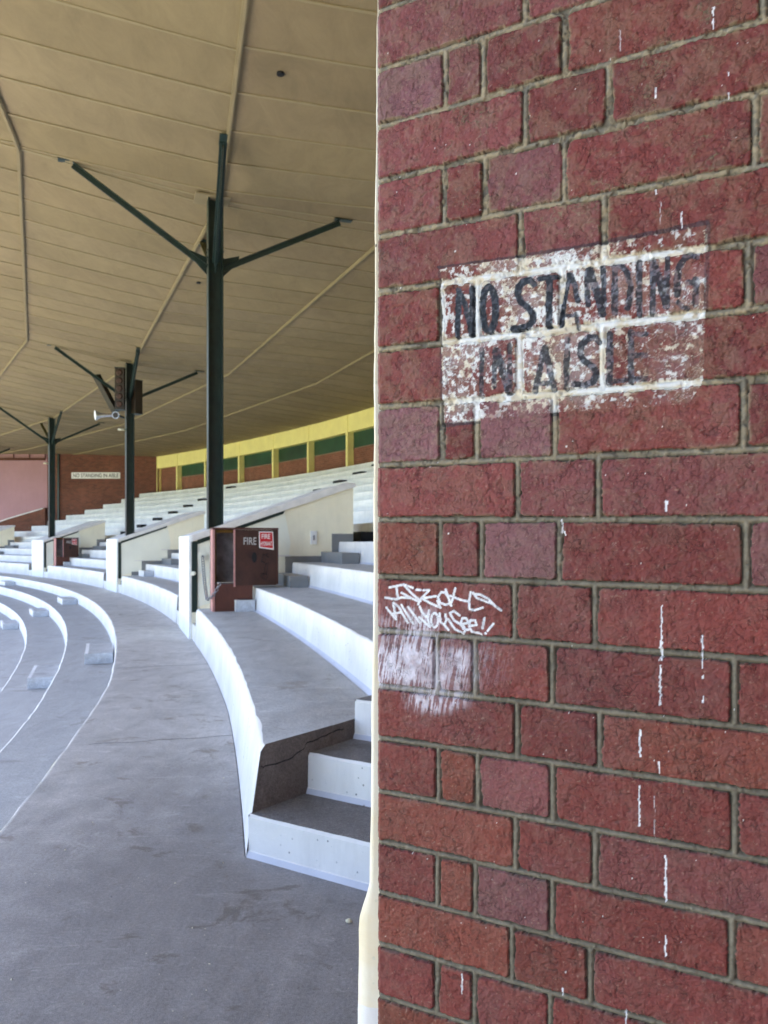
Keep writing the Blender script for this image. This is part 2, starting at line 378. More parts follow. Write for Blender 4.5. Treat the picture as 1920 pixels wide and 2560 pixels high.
def inpoly(px,py,poly):
    ins=np.zeros(px.shape,bool); n=len(poly)
    for i in range(n):
        x0,y0=poly[i]; x1,y1=poly[(i+1)%n]
        if y0==y1: continue
        c=((y0>py)!=(y1>py))&(px<(x1-x0)*(py-y0)/(y1-y0)+x0); ins^=c
    return ins

def brick_field(t,z):
    """returns height (m, along the wall normal), colour (n,3), masks"""
    N=t.shape[0]; t=t.astype(np.float64); z=z.astype(np.float64)
    Y=WO.y+t*WD.y; ok=Y>.25; Ys=np.where(ok,Y,.25)
    px=np.where(ok,PCX+F*(WO.x+t*WD.x)/Ys,9999); py=HOR-F*(z-EYE)/Ys
    wob=(fbm(t,z,45,11,4)-.5)*.0046+(fbm(t,z,240,12,2)-.5)*.0022
    row=np.full(N,-1); 
    lz=[a+b*t for a,b in lines]
    for i in range(NR): row[(z<=lz[i])&(z>lz[i+1])]=i
    ztop=np.zeros(N); zbot=np.zeros(N)
    for i in range(NR):
        m=row==i; ztop[m]=lz[i][m]; zbot[m]=lz[i+1][m]
    bid=np.zeros(N,int); dj=np.full(N,9.0); 
    HJ=.0052; HB=.0050
    jw=(fbm(t,z,24,15,3)-.5)*.0030; wob=wob+jw*(.6+.8*sstep(1.35,1.75,z))
    for i in range(NR):
        m=row==i
        if not m.any(): continue
        js=np.array(row_joints(i)); tt=t[m]+wob[m]*.3
        k=np.searchsorted(js,tt); bid[m]=i*64+k
        l=np.where(k>0,tt-js[np.clip(k-1,0,len(js)-1)],9); r=np.where(k<len(js),js[np.clip(k,0,len(js)-1)]-tt,9)
        dj[m]=np.minimum(np.abs(l),np.abs(r))
    db=np.minimum(ztop-z,z-zbot)
    dxe=dj-HJ+wob; dye=db-HB+wob
    rr=.005
    de=rr-np.hypot(np.maximum(rr-dxe,0),np.maximum(rr-dye,0)); de=np.minimum(de,np.minimum(dxe,dye)+0)
    isb=de>0
    cen=np.minimum(dj,db)            # distance from the joint centre line
    rs=np.random.RandomState(5); RB=rs.rand(NR*64+64,6)
    rb=RB[bid]
    # --- height
    n1=fbm(t,z,14,21,3); n2=fbm(t,z,150,22,4,.6); n3=fbm(t,z,520,23,2)
    hb=(rb[:,0]-.5)*.0022+(n1-.5)*.0018+(n2-.5)*.0020+(n3-.5)*.0012-.0018*np.exp(-np.maximum(de,0)/.0008)
    hb+=(rb[:,1]-.5)*.010*(z-(ztop+zbot)/2)
    chip=sstep(.66,.74,fbm(t,z,55,31,3))*np.exp(-np.maximum(de,0)/.006); hb-=chip*.0018
    bead=np.sqrt(np.clip(1-(cen/.0043)**2,0,1))*(1-.75*sstep(.52,.64,fbm(t,z,38,16,4,.6))*(.35+.65*sstep(1.35,1.75,z)))
    hm=-.0066+.0052*bead+(n2-.5)*.0028*(1-.5*bead)+(n3-.5)*.0007
    upper=sstep(1.35,1.75,z)          # upper courses keep crumbly sandy mortar
    crumb=sstep(.45,.58,fbm(t,z,85,41,4,.6))*(.25+.75*upper)
    smear=np.exp(-np.maximum(de,0)/.0035)*sstep(.46,.60,fbm(t,z,60,42,4,.62))*(.45+.55*upper)
    hm+=crumb*.0022*(1-bead)
    h=np.where(isb,hb+smear*.0016,hm)
    # rounded vertical arris at the corner of the pillar
    edge=t+ (fbm(t*0,z,130,55,3)-.5)*.003
    h-=np.where(edge<.005,(.005-edge)*.9,0)
    # --- colour
    q=np.array([0.0,.22,.45,.62,.8,1.0]); pal=np.array([DRK,RED,RED*1.05,DRK*1.15,RED*.9+PUR*.1,ORG*.6+RED*.4])
    cb=np.stack([np.interp(rb[:,2],q,pal[:,c]) for c in range(3)],1)
    for (r,c),(col,w) in PRESET.items():
        m=bid==(r*64+c)
        cb[m]=cb[m]*(1-w)+col*w
    g=fbm(t,z,9,61,4,.6); cb*= (.90+.20*g)[:,None]*(.93+.14*rb[:,3])[:,None]
    fl=fbm(t,z,34,62,4,.65); cb=cb*(1-.15*sstep(.55,.75,fl))[:,None]+np.array([.17,.085,.075])*(.15*sstep(.55,.75,fl))[:,None]
    # purple flashing blotches along brick edges
    pf=sstep(.58,.70,fbm(t,z,12,63,3))*.20; cb=cb*(1-pf[:,None])+PUR*.85*pf[:,None]
    # pale scaly veins, dusty tan patches (mostly on the upper courses)
    dust=sstep(.50,.66,fbm(t,z,18,64,4,.62))*(.06+.50*sstep(1.75,2.0,z))
    vein=ridge(t,z,75,65,.035)*sstep(.47,.6,fbm(t,z,12,66,3))
    dv=np.clip(dust*.24+vein*dust*1.5,0,.85); cb=cb*(1-dv[:,None])+TAN*.62*dv[:,None]
    n5=fbm(t,z,420,69,3,.7); cb*=(.90+.20*n5)[:,None]
    grad=(rb[:,4]-.5)*.5*np.sin((t*11+rb[:,5]*6)); cb*=(1+grad*.45)[:,None]
    cb*=np.array([.86,.88,.84])
    crk=ridge(t+fbm(t,z,90,95,2)*.012,z,26,96,.016)*sstep(.50,.57,fbm(t,z,15,97,2)); crk=np.maximum(crk,ridge(t,z+fbm(t,z,140,98,2)*.008,60,99,.030)*sstep(.52,.60,fbm(t,z,28,94,2)))
    cb*=(1-.38*crk)[:,None]; hb=hb-crk*.0012*isb
    gr=sstep(.64,.72,fbm(t,z,300,67,2))*.22; cb*=(1-gr)[:,None]
    sp=sstep(.80,.84,fbm(t,z,300,68,2))*.30; cb=cb*(1-sp[:,None])+np.array([.40,.28,.2])*sp[:,None]
    cm=MORT*(.72+.6*fbm(t,z,25,71,4,.6))[:,None]; cm=cm*(1-.60*(crumb*upper)[:,None])+TAN*1.0*.60*(crumb*upper)[:,None]
    cm*= (.86+.50*bead*(1-.3*crumb))[:,None]*(1-.42*(1-sstep(.0,.0022,np.abs(de))))[:,None]  # bead highlight and shadow lines along its sides painted into the mortar colour
    cm*=(.75+.5*fbm(t,z,240,72,2))[:,None]
    cm=cm*(1-.18*(1-upper)[:,None])
    col=np.where(isb[:,None],cb*(1-smear[:,None]*.8)+(TAN*.8*upper[:,None]+MORT*1.15*(1-upper[:,None]))*smear[:,None]*.8,cm)
    h=h-crk*.0010*isb
    # --- painted notice
    wx=(fbm(t,z,160,81,3)-.5)*5; wy=(fbm(t,z,160,82,3)-.5)*5
    ns=(px>1080)&(px<1800)&(py>520)&(py<1090)
    notice=np.zeros(N,bool); gmask=np.zeros(N,bool)
    if ns.any():
        i=np.where(ns)[0]; X=px[i]+wx[i]; Yp=py[i]+wy[i]; T=t[i]; Z=z[i]
        ins=inpoly(X,Yp,OUT)
        notice[i]=inpoly(px[i],py[i],OUT)
        mort=~isb[i]
        fa=fbm(T,Z,22,83,4,.6); fb=fbm(T,Z,70,84,4,.65)
        # how strongly the limewash survived: strong near beds & at the left, weak at the right centre
        nearbed=np.exp(-np.maximum(de[i],0)/.0055)
        right=sstep(1380,1600,X)
        fg=fbm(T,Z,150,88,4,.62); fc=fbm(T,Z,11,89,3)
        up=sstep(720,660,Yp-(-.165*(X-1292)))      # the strip above the top bed kept more wash
        cover=.25-.24*right+.46*nearbed+.10*up+.30*(fc-.5)+.25*(fa-.5)
        th_=.322+cover*.28-.015*sstep(800,860,Yp); a=sstep(th_+.045,th_-.03,fg*.7+fb*.3)
        veins=np.maximum(ridge(T,Z,62,85,.030),ridge(T+3,Z+5,110,185,.035)*.8)*sstep(.32,.50,fa+.1*(fc-.5))*(.80-.25*right)
        haze=.20*sstep(.40,.60,fa)*(1-.6*right)*sstep(1040,985,Yp-40*(X<1215))
        aw=np.clip(a*(.80-.10*right)+veins*.62+haze,0,.97)
        low=sstep(1005,960+ (X<1215)*95,Yp) if False else np.clip((1062-Yp)/np.where(X<1215,12,60),0,1)
        aw*=low*ins
        aw=np.where(mort&ins,np.clip(.93*low+.0,0,1)*(1-.5*sstep(.60,.68,fb)*(1-bead[i])),aw)
        white=np.array([.80,.79,.76]); cr=np.array([.66,.54,.34])
        wc=white*(1-.65*sstep(.48,.62,fbm(T,Z,48,86,4,.65)))[:,None]+cr*(.65*sstep(.48,.62,fbm(T,Z,48,86,4,.65)))[:,None]
        c=col[i]*(1-aw[:,None])+wc*aw[:,None]
        # black letters
        blk=np.array([.018,.022,.030]); ab=np.zeros(len(i)); grain=fbm(T,Z,230,87,2)
        for pts,hw,wear in SG:
            d=np.full(len(i),99.0)
            for p0,p1 in zip(pts[:-1],pts[1:]): d=np.minimum(d,seg_d(X,Yp,p0,p1))
            m=sstep(hw*1.06+1.2,hw*1.06-1.0,d)
            hold=sstep(.74-wear*.22,.58-wear*.22,grain*.55+fb*.45)
            ab=np.maximum(ab,m*(1-wear*.10)*(.82-wear*.75+(.18+wear*.60)*hold))
        ab*=1-.0*ins
        gy=(.05+.0*fb)[:,None]*np.array([1,1.08,1.2]); mixg=(sstep(.5,.64,grain)*(.35+.55*sstep(1380,1480,X+ (Yp-700)*.8)))[:,None]
        c=c*(1-ab[:,None])+(blk*(1-mixg)+np.array([.13,.145,.18])*mixg)*ab[:,None]
        # thin dark outline of the panel
        for p0,p1,w0 in (((1095,668),(1292,641),1.8),((1292,641),(1512,606),2.6),((1512,606),(1768,557),3.4),((1097,668),(1106,1058),1.8),((1106,1062),(1198,1055),2.6),((1380,1036),(1392,1034),3),((1771,555),(1764,770),3.6)):
            w=w0*1.7; d=seg_d(X,Yp,p0,p1); a3=sstep(w+1,w-1,d)*(.85+.15*sstep(.6,.45,fb))*(.85 if p0[0]!=1771 else .6)*(.8 if p0!=(1097,668) else .5)
            c=c*(1-a3[:,None])+blk*1.2*a3[:,None]
        col[i]=c; h[i]+=aw*.0003
    # --- marker tag and scrubbed smear below it
    gs=(px>925)&(px<1300)&(py>1440)&(py<1830)
    if gs.any():
        i=np.where(gs)[0]; X=px[i]; Yp=py[i]; T=t[i]; Z=z[i]
        slant=X+(Yp-1600)*.16
        stv=vnoise(slant/2.3,Yp/30.,91)*.6+vnoise(slant/5.0,Yp/46.,92)*.4
        core=sstep(260,60,np.hypot((X-1010)/1.15,(Yp-1640)*1.35)); top=sstep(1600,1640,Yp)
        tongue=sstep(110,30,np.hypot((X-1090),(Yp-1745)*2.1))*.8
        lead=sstep(120,20,np.hypot((X-1030),(Yp-1565)*1.6))*.5
        aS=np.clip(core*(.25+.75*top)*sstep(1735,1700,Yp)*1.1+tongue*sstep(1700,1730,Yp)+lead,0,1)
        fn=fbm(T,Z,110,93,3)
        aS=np.clip(aS*sstep(.44,.70,stv+.45*(fn-.5)+.16*aS)*1.0+aS*.20,0,.92)
        aS=aS*(.55+.45*sstep(.34,.56,fbm(T,Z,26,191,4,.65)))
        aS=np.where(isb[i],aS*.95,aS*.75+.16*core*top*sstep(1745,1720,Yp))
        c=col[i]*(1-aS[:,None])+np.array([.72,.68,.76])*aS[:,None]
        d=np.full(len(i),99.0)
        for pts in GS:
            for p0,p1 in zip(pts[:-1],pts[1:]): d=np.minimum(d,seg_d(X,Yp,p0,p1))
        m=sstep(3.7,2.1,d)*(.86+.14*sstep(.62,.5,fn))
        c=c*(1-m[:,None])+np.array([.84,.84,.87])*m[:,None]
        gmask[i]=d<3.7
        col[i]=c
    # --- bird-lime drips and specks
    for x0,y0,y1,w in DR:
        m=(np.abs(px-x0)<14)&(py>y0-8)&(py<y1+8)
        if not m.any(): continue
        X=px[m]+(vnoise(py[m]/9.,px[m]*0,int(x0))-.5)*3; d=np.hypot(X-x0,np.maximum(np.maximum(y0-py[m],py[m]-y1),0))
        w=w*1.15
        a=sstep(w+.9,w-.9,d*(.55+1.5*vnoise(py[m]/6.,px[m]/4.,int(x0)+3)))*(.95 if w>1.5 else .5)
        c=col[m]; col[m]=c*(1-a[:,None])+np.array([.85,.84,.86])*a[:,None]
    rsd=np.random.RandomState(9)
    for _ in range(90):
        x0=rsd.uniform(960,1915); y0=rsd.uniform(10,2550); w=rsd.choice([.9,1.2,1.8],p=[.5,.35,.15])
        m=(np.abs(px-x0)<6)&(np.abs(py-y0)<6)
        if m.any():
            a=sstep(w+.8,w-.8,np.hypot(px[m]-x0,(py[m]-y0)*.8)); col[m]=col[m]*(1-a[:,None])+np.array([.8,.76,.72])*a[:,None]
    return h,np.clip(col,.004,.92),isb,notice,gmask

def brick_mat():
    t=NT('weathered_brick')
    at=t.new('ShaderNodeVertexColor',layer_name='tone')
    sep=t.new('ShaderNodeAttribute',attribute_name='isbrick')
    nz=t.new('ShaderNodeTexNoise'); nz.inputs['Scale'].default_value=60; nz.inputs['Detail'].default_value=3; t.l.new(t.tc.outputs['Object'],nz.inputs['Vector'])
    wv=t.new('ShaderNodeVectorMath',operation='SCALE'); t.l.new(nz.outputs['Color'],wv.inputs[0]); wv.inputs['Scale'].default_value=.020
    ad=t.new('ShaderNodeVectorMath',operation='ADD'); t.l.new(t.tc.outputs['Object'],ad.inputs[0]); t.l.new(wv.outputs[0],ad.inputs[1])
    vo=t.new('ShaderNodeTexVoronoi',feature='DISTANCE_TO_EDGE'); vo.inputs['Scale'].default_value=95; t.l.new(ad.outputs[0],vo.inputs['Vector'])
    v2=t.new('ShaderNodeTexVoronoi',feature='DISTANCE_TO_EDGE'); v2.inputs['Scale'].default_value=230; t.l.new(ad.outputs[0],v2.inputs['Vector'])
    k1=t.ramp(vo.outputs['Distance'],[(.0,1.0),(.020,.6),(.045,0.0)]); k2=t.ramp(v2.outputs['Distance'],[(.0,1.0),(.05,0.0)])
    g1=t.ramp(t.noise(34,4,.65),[(.50,0.0),(.60,.9)]); g2=t.ramp(t.noise(30,3,.6),[(.50,0.0),(.62,.7)])
    cr=t.math('MAXIMUM',t.math('MULTIPLY',k1,g1),t.math('MULTIPLY',k2,g2)); cr=t.math('MULTIPLY',cr,sep.outputs['Fac'])
    c=t.mix(t.math('MULTIPLY',cr,.5),at.outputs[0],(.02,.009,.009))
    f=t.noise(700,3,.6)
    h=t.math('SUBTRACT',t.math('MULTIPLY',f,.25),t.math('MULTIPLY',cr,1.0))
    h=t.math('ADD',h,t.math('MULTIPLY',t.noise(170,5,.7),1.3))
    return t.done(c,t.ramp(t.noise(80,3,.6),[(.3,.52),(.7,.78)]),t.bump(h,.6,.0014),.36)
M['brick']=brick_mat()

def grid_mesh(t0,t1,z0,z1,step,cuts,mat,parent,names):
    nt=int(round((t1-t0)/step))+1; nz=int(round((z1-z0)/step))+1
    T,Z=np.meshgrid(np.linspace(t0,t1,nt),np.linspace(z0,z1,nz)); T=T.ravel(); Z=Z.ravel()
    h,col,isb,notice,gm=brick_field(T,Z)
    co=np.empty((T.size,3),np.float32)
    co[:,0]=WO.x+T*WD.x+h*WN.x; co[:,1]=WO.y+T*WD.y+h*WN.y; co[:,2]=Z
    I=np.arange(nt*nz).reshape(nz,nt)
    q=np.stack([I[:-1,:-1],I[:-1,1:],I[1:,1:],I[1:,:-1]],-1).reshape(-1,4)
    fn=notice[q].sum(1)>=2; fg=(gm[q].sum(1)>=2)&~fn
    sets=[(names[0],~fn&~fg)]
    if cuts: sets+=[(names[1],fn),(names[2],fg)]
    out=[]
    for nm,ms in sets:
        f=q[ms]
        if len(f)==0: continue
        used,inv=np.unique(f,return_inverse=True); inv=inv.reshape(-1,4)
        me=bpy.data.meshes.new(nm); me.vertices.add(len(used)); me.vertices.foreach_set('co',co[used].ravel())
        me.loops.add(inv.size); me.loops.foreach_set('vertex_index',inv.ravel().astype(np.int32))
        me.polygons.add(len(inv)); me.polygons.foreach_set('loop_start',np.arange(0,inv.size,4,dtype=np.int32))
        me.polygons.foreach_set('loop_total',np.full(len(inv),4,np.int32))
        me.update(calc_edges=True)
        a=me.color_attributes.new('tone','FLOAT_COLOR','POINT'); c4=np.ones((len(used),4),np.float32); c4[:,:3]=col[used]; a.data.foreach_set('color',c4.ravel())
        b=me.attributes.new('isbrick','FLOAT','POINT'); b.data.foreach_set('value',isb[used].astype(np.float32))
        me.materials.append(mat)
        o=bpy.data.objects.new(nm,me); link(o,parent); out.append(o)
    return out

def build_pillar():
    root=empty('brick_pillar',(WO.x,WO.y,0))
    bpy.context.view_layer.update()
    tag(root,'close red brick pillar with a worn painted notice filling the right half','brick pillar')
    ZL,ZH,TM=.72,2.40,.62
    fine=grid_mesh(0,TM,ZL,ZH,.00125,True,M['brick'],root,['brickwork','painted_notice','graffiti_tag'])
    fine[1]['label']='worn whitewashed notice with black hand-painted capitals'
    fine[2]['label']='white marker pen tag scrawled over one brick'
    # the rest of the face (outside this view) more coarsely, butted against the fine part
    for a,b,c,d in ((0,1.5,0,ZL),(0,1.5,ZH,7.0),(TM,1.5,ZL,ZH)):
        o=grid_mesh(a,b,c,d,.006,False,M['brick'],root,['brickwork'])[0]
    # brick core and the rendered return
    m=MB(); c=WO+WD*.76-WN*.20
    m.box((c.x,c.y,3.5),1.48,.36,6.98,WD,WN,(0,0,1))
    m.build('pillar_core',M['rawdark'],root)
    # cream render coat: profile along z, then swept back along the return
    prof=[(7.0,-.0045),(2.3,-.0045),(2.0,-.006),(1.7,-.0085),(1.45,-.0105),(1.3,-.012),(1.1,-.0145),(.975,-.0165),(.962,-.020),(.940,-.0275),(.918,-.0335),(.90,-.0352),(.80,-.0362),(.775,-.0372),(0,-.038)]
    zs=np.concatenate([np.arange(0,.7,.05),np.arange(.7,2.4,.004),np.arange(2.4,7.01,.1)])
    pz=np.array([p[0] for p in prof][::-1]); po=np.array([p[1] for p in prof][::-1])
    off=np.interp(zs,pz,po)+(vnoise(zs*38,zs*0,3)-.5)*.0012+(vnoise(zs*9,zs*0,4)-.5)*.0022
    mb=MB(); mats=[]
    fr=-.0042
    prev=None
    for z,o_ in zip(zs,off):
        rnd=.004
        w=lambda t,dn:(WO.x+WD.x*t+WN.x*dn, WO.y+WD.y*t+WN.y*dn, float(z))
        ring=[w(.012,-.0125),w(.0015,-.0105),w(o_*.45,fr),w(o_+.0016,fr-.0010),w(o_+.0004,fr-.0024),w(o_,fr-.006),w(o_,-.10),w(o_,-.38),w(.05,-.38)]
        if prev:
            for k in range(len(ring)-1):
                mb.poly([prev[k],prev[k+1],ring[k+1],ring[k]],1 if z<.785+.012*(k/8) else 0,True)
        prev=ring
    t=NT('cream_render_coat')
    cc=t.ramp(t.noise(9,5,.6),[(.3,(.78,.66,.45)),(.65,(.85,.79,.66))])
    vo=t.new('ShaderNodeTexVoronoi'); vo.inputs['Scale'].default_value=46; t.l.new(t.tc.outputs['Object'],vo.inputs['Vector'])
    cc=t.mix(t.ramp(vo.outputs['Distance'],[(0,1.0),(.10,.8),(.14,0.0)]),cc,t.mix(t.ramp(t.noise(20,2,.5),[(.52,0.0),(.58,1.0)]),(.72,.66,.5),(.12,.09,.05)))
    t.done(cc,.7,t.bump(t.noise(45,5,.6),.25,.004),.3)
    mb.build('render_coat',[t.m,M['white']],root,merge=True)
build_pillar()

# ------------------------------------------------------------------ swept ring terraces
def circ_line(r,P0,d):
    """angle (deg) where the line P0+s*d meets the circle of radius r (the far root)"""
    px,py=P0[0]-CX,P0[1]-CY; b=px*d[0]+py*d[1]; c=px*px+py*py-r*r; s=-b+math.sqrt(b*b-c)
    return math.degrees(math.atan2(py+s*d[1],px+s*d[0]))
AL_P=(-.645,3.735); AL_D=(math.cos(R_(53.5)),math.sin(R_(53.5)))   # side of the near aisle cut
RIS=.335; DEP=.78; R1=77.1; T1H=.51; NT_=13
PH_IN=circ_line(77.88,AL_P,AL_D)
def phs(r):
    r0=math.hypot(AL_P[0]-CX,AL_P[1]-CY)
    if r<=77.88: return circ_line(max(r,r0-.2),AL_P,AL_D)
    return PH_IN
rng=np.random.RandomState(3)
def lipoff(a): return -.075*max(0.0,min(1.0,(15.2-a)/2.4))
def edge_noise(deg,k,amp=.006):
    s=deg*1.35; return amp*2*(float(vnoise(np.array([s*4.0+k*17.3]),np.array([k*3.1]),77)[0])-.5)+amp*(float(vnoise(np.array([s*17.0]),np.array([k*5.1]),78)[0])-.5)
def sweep(prof, angs_fn, angs_u, mats_idx, mb, noise=.006, lip=False):
    """prof: list (r,z,key); mats_idx per segment"""
    prev=None
    for u in angs_u:
        ring=[]
        for (r,z,k) in prof:
            a=angs_fn(r,u); n=edge_noise(a,k,noise) if k else 0.0
            if lip and r<R1+.1:
                lf=lipoff(a)*(1 if z<.1 else .25); a=angs_fn(r+lf,u); n+=lf
            ring.append(P(r+n,a,z+ (n*.35 if k else 0)))
        if prev:
            for i in range(len(ring)-1):
                mb.poly([prev[i],prev[i+1],ring[i+1],ring[i]],mats_idx[i],True)
        prev=ring
def tier_level(k): return T1H+RIS*(k-1)
def risers_profile(first_r,first_from,kmax):
    """risers lean slightly and have a chipped arris"""
    prof=[];mi=[]
    prof.append((first_r,first_from,0))
    z=tier_level(1); prof+= [(first_r+.006,z-.018,0),(first_r+.022,z-.002,0)]; mi+=[0,0]
    for k in range(2,kmax+1):
        r=R1+DEP*(k-1); z0=tier_level(k-1); z1=tier_level(k)
        prof+=[(r-.035,z0,0),(r-.012,z0+.03,0),(r+.004,z1-.014,k),(r+.018,z1,k+.5)]
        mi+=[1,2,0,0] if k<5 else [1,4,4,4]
    prof.append((R1+DEP*kmax+.2,tier_level(kmax),0)); mi.append(1)
    return prof,mi
NOTCH=.36
def build_upper():
    mb=MB()
    END=50.5
    us=list(np.linspace(0,.30,110))+list(np.linspace(.30,1,180))[1:]
    fn=lambda r,u: phs(r)+(END-phs(r))*u
    prof,mi=risers_profile(R1+NOTCH,0.0,NT_)
    sweep(prof,fn,us,mi,mb)
    # end face beside the near aisle
    for (a,b) in zip(prof[:-1],prof[1:]):
        if abs(a[0]-b[0])<.001: continue
        A=P(a[0],phs(a[0]),a[1]);B=P(b[0],phs(b[0]),b[1]); mb.poly([(A[0],A[1],-.05),A,B,(B[0],B[1],-.05)],3 if b[0]<77.95 else 1)
    o=mb.build('seating_terrace',[M['white'],M['tread'],M['cove'],M['rawdark'],M['whiteold']])
    tag(o,'curved white-painted concrete seating terraces rising to the rear wall','terrace',kind='structure')
    # the front lip of the first tier, cut by aisle notches at each dividing wall
    mb=MB()
    secs=[]
    edges=[None]
    for k in range(4):
        a=BAY0+BAYD*k
        secs.append((edges[-1],a-.45)); edges.append(a+1.4+.42)
    secs.append((edges[-1],50.5))
    for (a0,a1) in secs:
        z=T1H
        pr=[(R1-.035,0,0),(R1-.03,.0,0),(R1-.006,z-.02,2.2),(R1+.014,z+.003,2.7),(R1+DEP-.05,z+.003,0)]; ii=[0,0,0,1]
        if a0 is None: f=lambda r,u,a1=a1: phs(r)+(a1-phs(r))*u
        else: f=lambda r,u,a0=a0,a1=a1: a0+(a1-a0)*u
        n=int((a1-(a0 or 13))/.055)
        sweep(pr,f,np.linspace(0,1,n),ii,mb,.009,lip=True)
        for u,mm in ((0,3 if a0 is None else 4),(1,4)):
            lo_=lambda r,z: r+lipoff(f(r,u))*(1 if z<.1 else .25); pts=[P(lo_(r,zz),f(lo_(r,zz),u),zz) for r,zz,_ in pr[1:-1]]; q=R1+NOTCH+.02; mb.poly(pts+[P(q,f(q,u),T1H),P(q,f(q,u),0)],mm)
    o=mb.build('front_terrace_lip',[M['white'],M['tread'],M['cove'],M['rawdark'],M['skirt']])
    tag(o,'low white first riser curving along the right edge of the walkway','terrace',kind='structure')
    # half steps inside the notches
    for k in range(4):
        a=BAY0+BAYD*k
        for (x0,x1,w) in ((a-.45,a+.0,'near side'),(a+1.4,a+1.82,'far side')):
            m=MB(); seg=[x0+(x1-x0)*i/5 for i in range(6)]
            for i in range(5):
                q=[P(R1-.02,seg[i],0),P(R1-.02,seg[i+1],0),P(R1-.02,seg[i+1],.25),P(R1-.02,seg[i],.25)]; m.poly(q,0)
                m.poly([P(R1-.02,seg[i],.25),P(R1-.02,seg[i+1],.25),P(R1+NOTCH,seg[i+1],.25),P(R1+NOTCH,seg[i],.25)],1)
            o=m.build('notch_step',[M['white'],M['tread']])
            tag(o,ORD4[k]+' wall\'s '+w+' half step, low and white, cut into the first tier','step',group='half steps at the feet of the dividing walls')
ORD4=['nearest dividing','second dividing','third dividing','farthest dividing']
build_upper()

# walkway and landing
def woff(a): return -.20*max(0.0,min(1.5,(16.5-a)/3.3))
def build_walk():
    mb=MB()
    R0=75.95
    angs=list(np.arange(-26,12,1.0))+list(np.arange(12,34,.12))+list(np.arange(34,56,.5))
    prev=None
    for a in angs:
        n=edge_noise(a,31,.006)+woff(a)
        ring=[P(R0+n,a,-.02),P(R0+.014+n,a,-.004),P(R0+.03+n,a,0),P(R0+.5,a,0),P(77.6,a,0)]
        if prev:
            for i in range(4): mb.poly([prev[i],prev[i+1],ring[i+1],ring[i]],1 if i<1 else 0)
        prev=ring
    for a in range(-26,14): mb.poly([P(77.6,a,0),P(77.6,a+1,0),P(90,a+1,0),P(90,a,0)],0)
    mb.poly([P(77.6,14,0),P(77.6,15,0),P(78.4,15,0),P(90,14,0)],0)
    t=NT('walkway_surface')
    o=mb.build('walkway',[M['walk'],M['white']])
    tag(o,'grey concrete walkway curving away past the terraces','walkway',kind='structure')
    mj=MB()
    for a in (14.55,17.3,20.9,25.5): 
        pp=[P(75.99+1.1*i/12,a+.012*math.sin(i*1.3),.0025) for i in range(13)]
        for p0,p1 in zip(pp[:-1],pp[1:]): mj.bar(p0,p1,.007,.001)
    mj.build('expansion_joint',M['skirt'],o)
    # painted cove strip on riser foot is part of the riser profile
    # lower tiers
    mb=MB(); prof=[];mi=[]
    r=R0; z=0.0
    prof.append((r,-.02,31)); 
    for k in range(13):
        z2=z-.31 if k==0 else z-.32
        prof+=[(r-.012,z2+.02,0),(r-.03,z2,0)]; mi+=[0,1]
        r2=R0-.78*(k+1); prof+=[(r2+.02,z2,41+k),(r2,z2-.014,41+k)]; mi+=[1,0]
        r=r2; z=z2
    prof.append((r-.02,-5,0)); mi.append(0)
    us=list(np.arange(-26,12,1.0))+list(np.arange(12,34,.14))+list(np.arange(34,56,.5))
    prev=None
    for u in us:
        ring=[P(r+woff(u)*(1 if r>75.6 else .5)+(edge_noise(u,k,.006) if k else 0),u,z) for r,z,k in prof]
        if prev:
            for i in range(len(ring)-1): mb.poly([prev[i],prev[i+1],ring[i+1],ring[i]],mi[i],True)
        prev=ring
    o=mb.build('lower_terrace',[M['white'],M['lowtread']])
    tag(o,'lower curved concrete terraces stepping down to the left of the walkway','terrace',kind='structure')
build_walk()

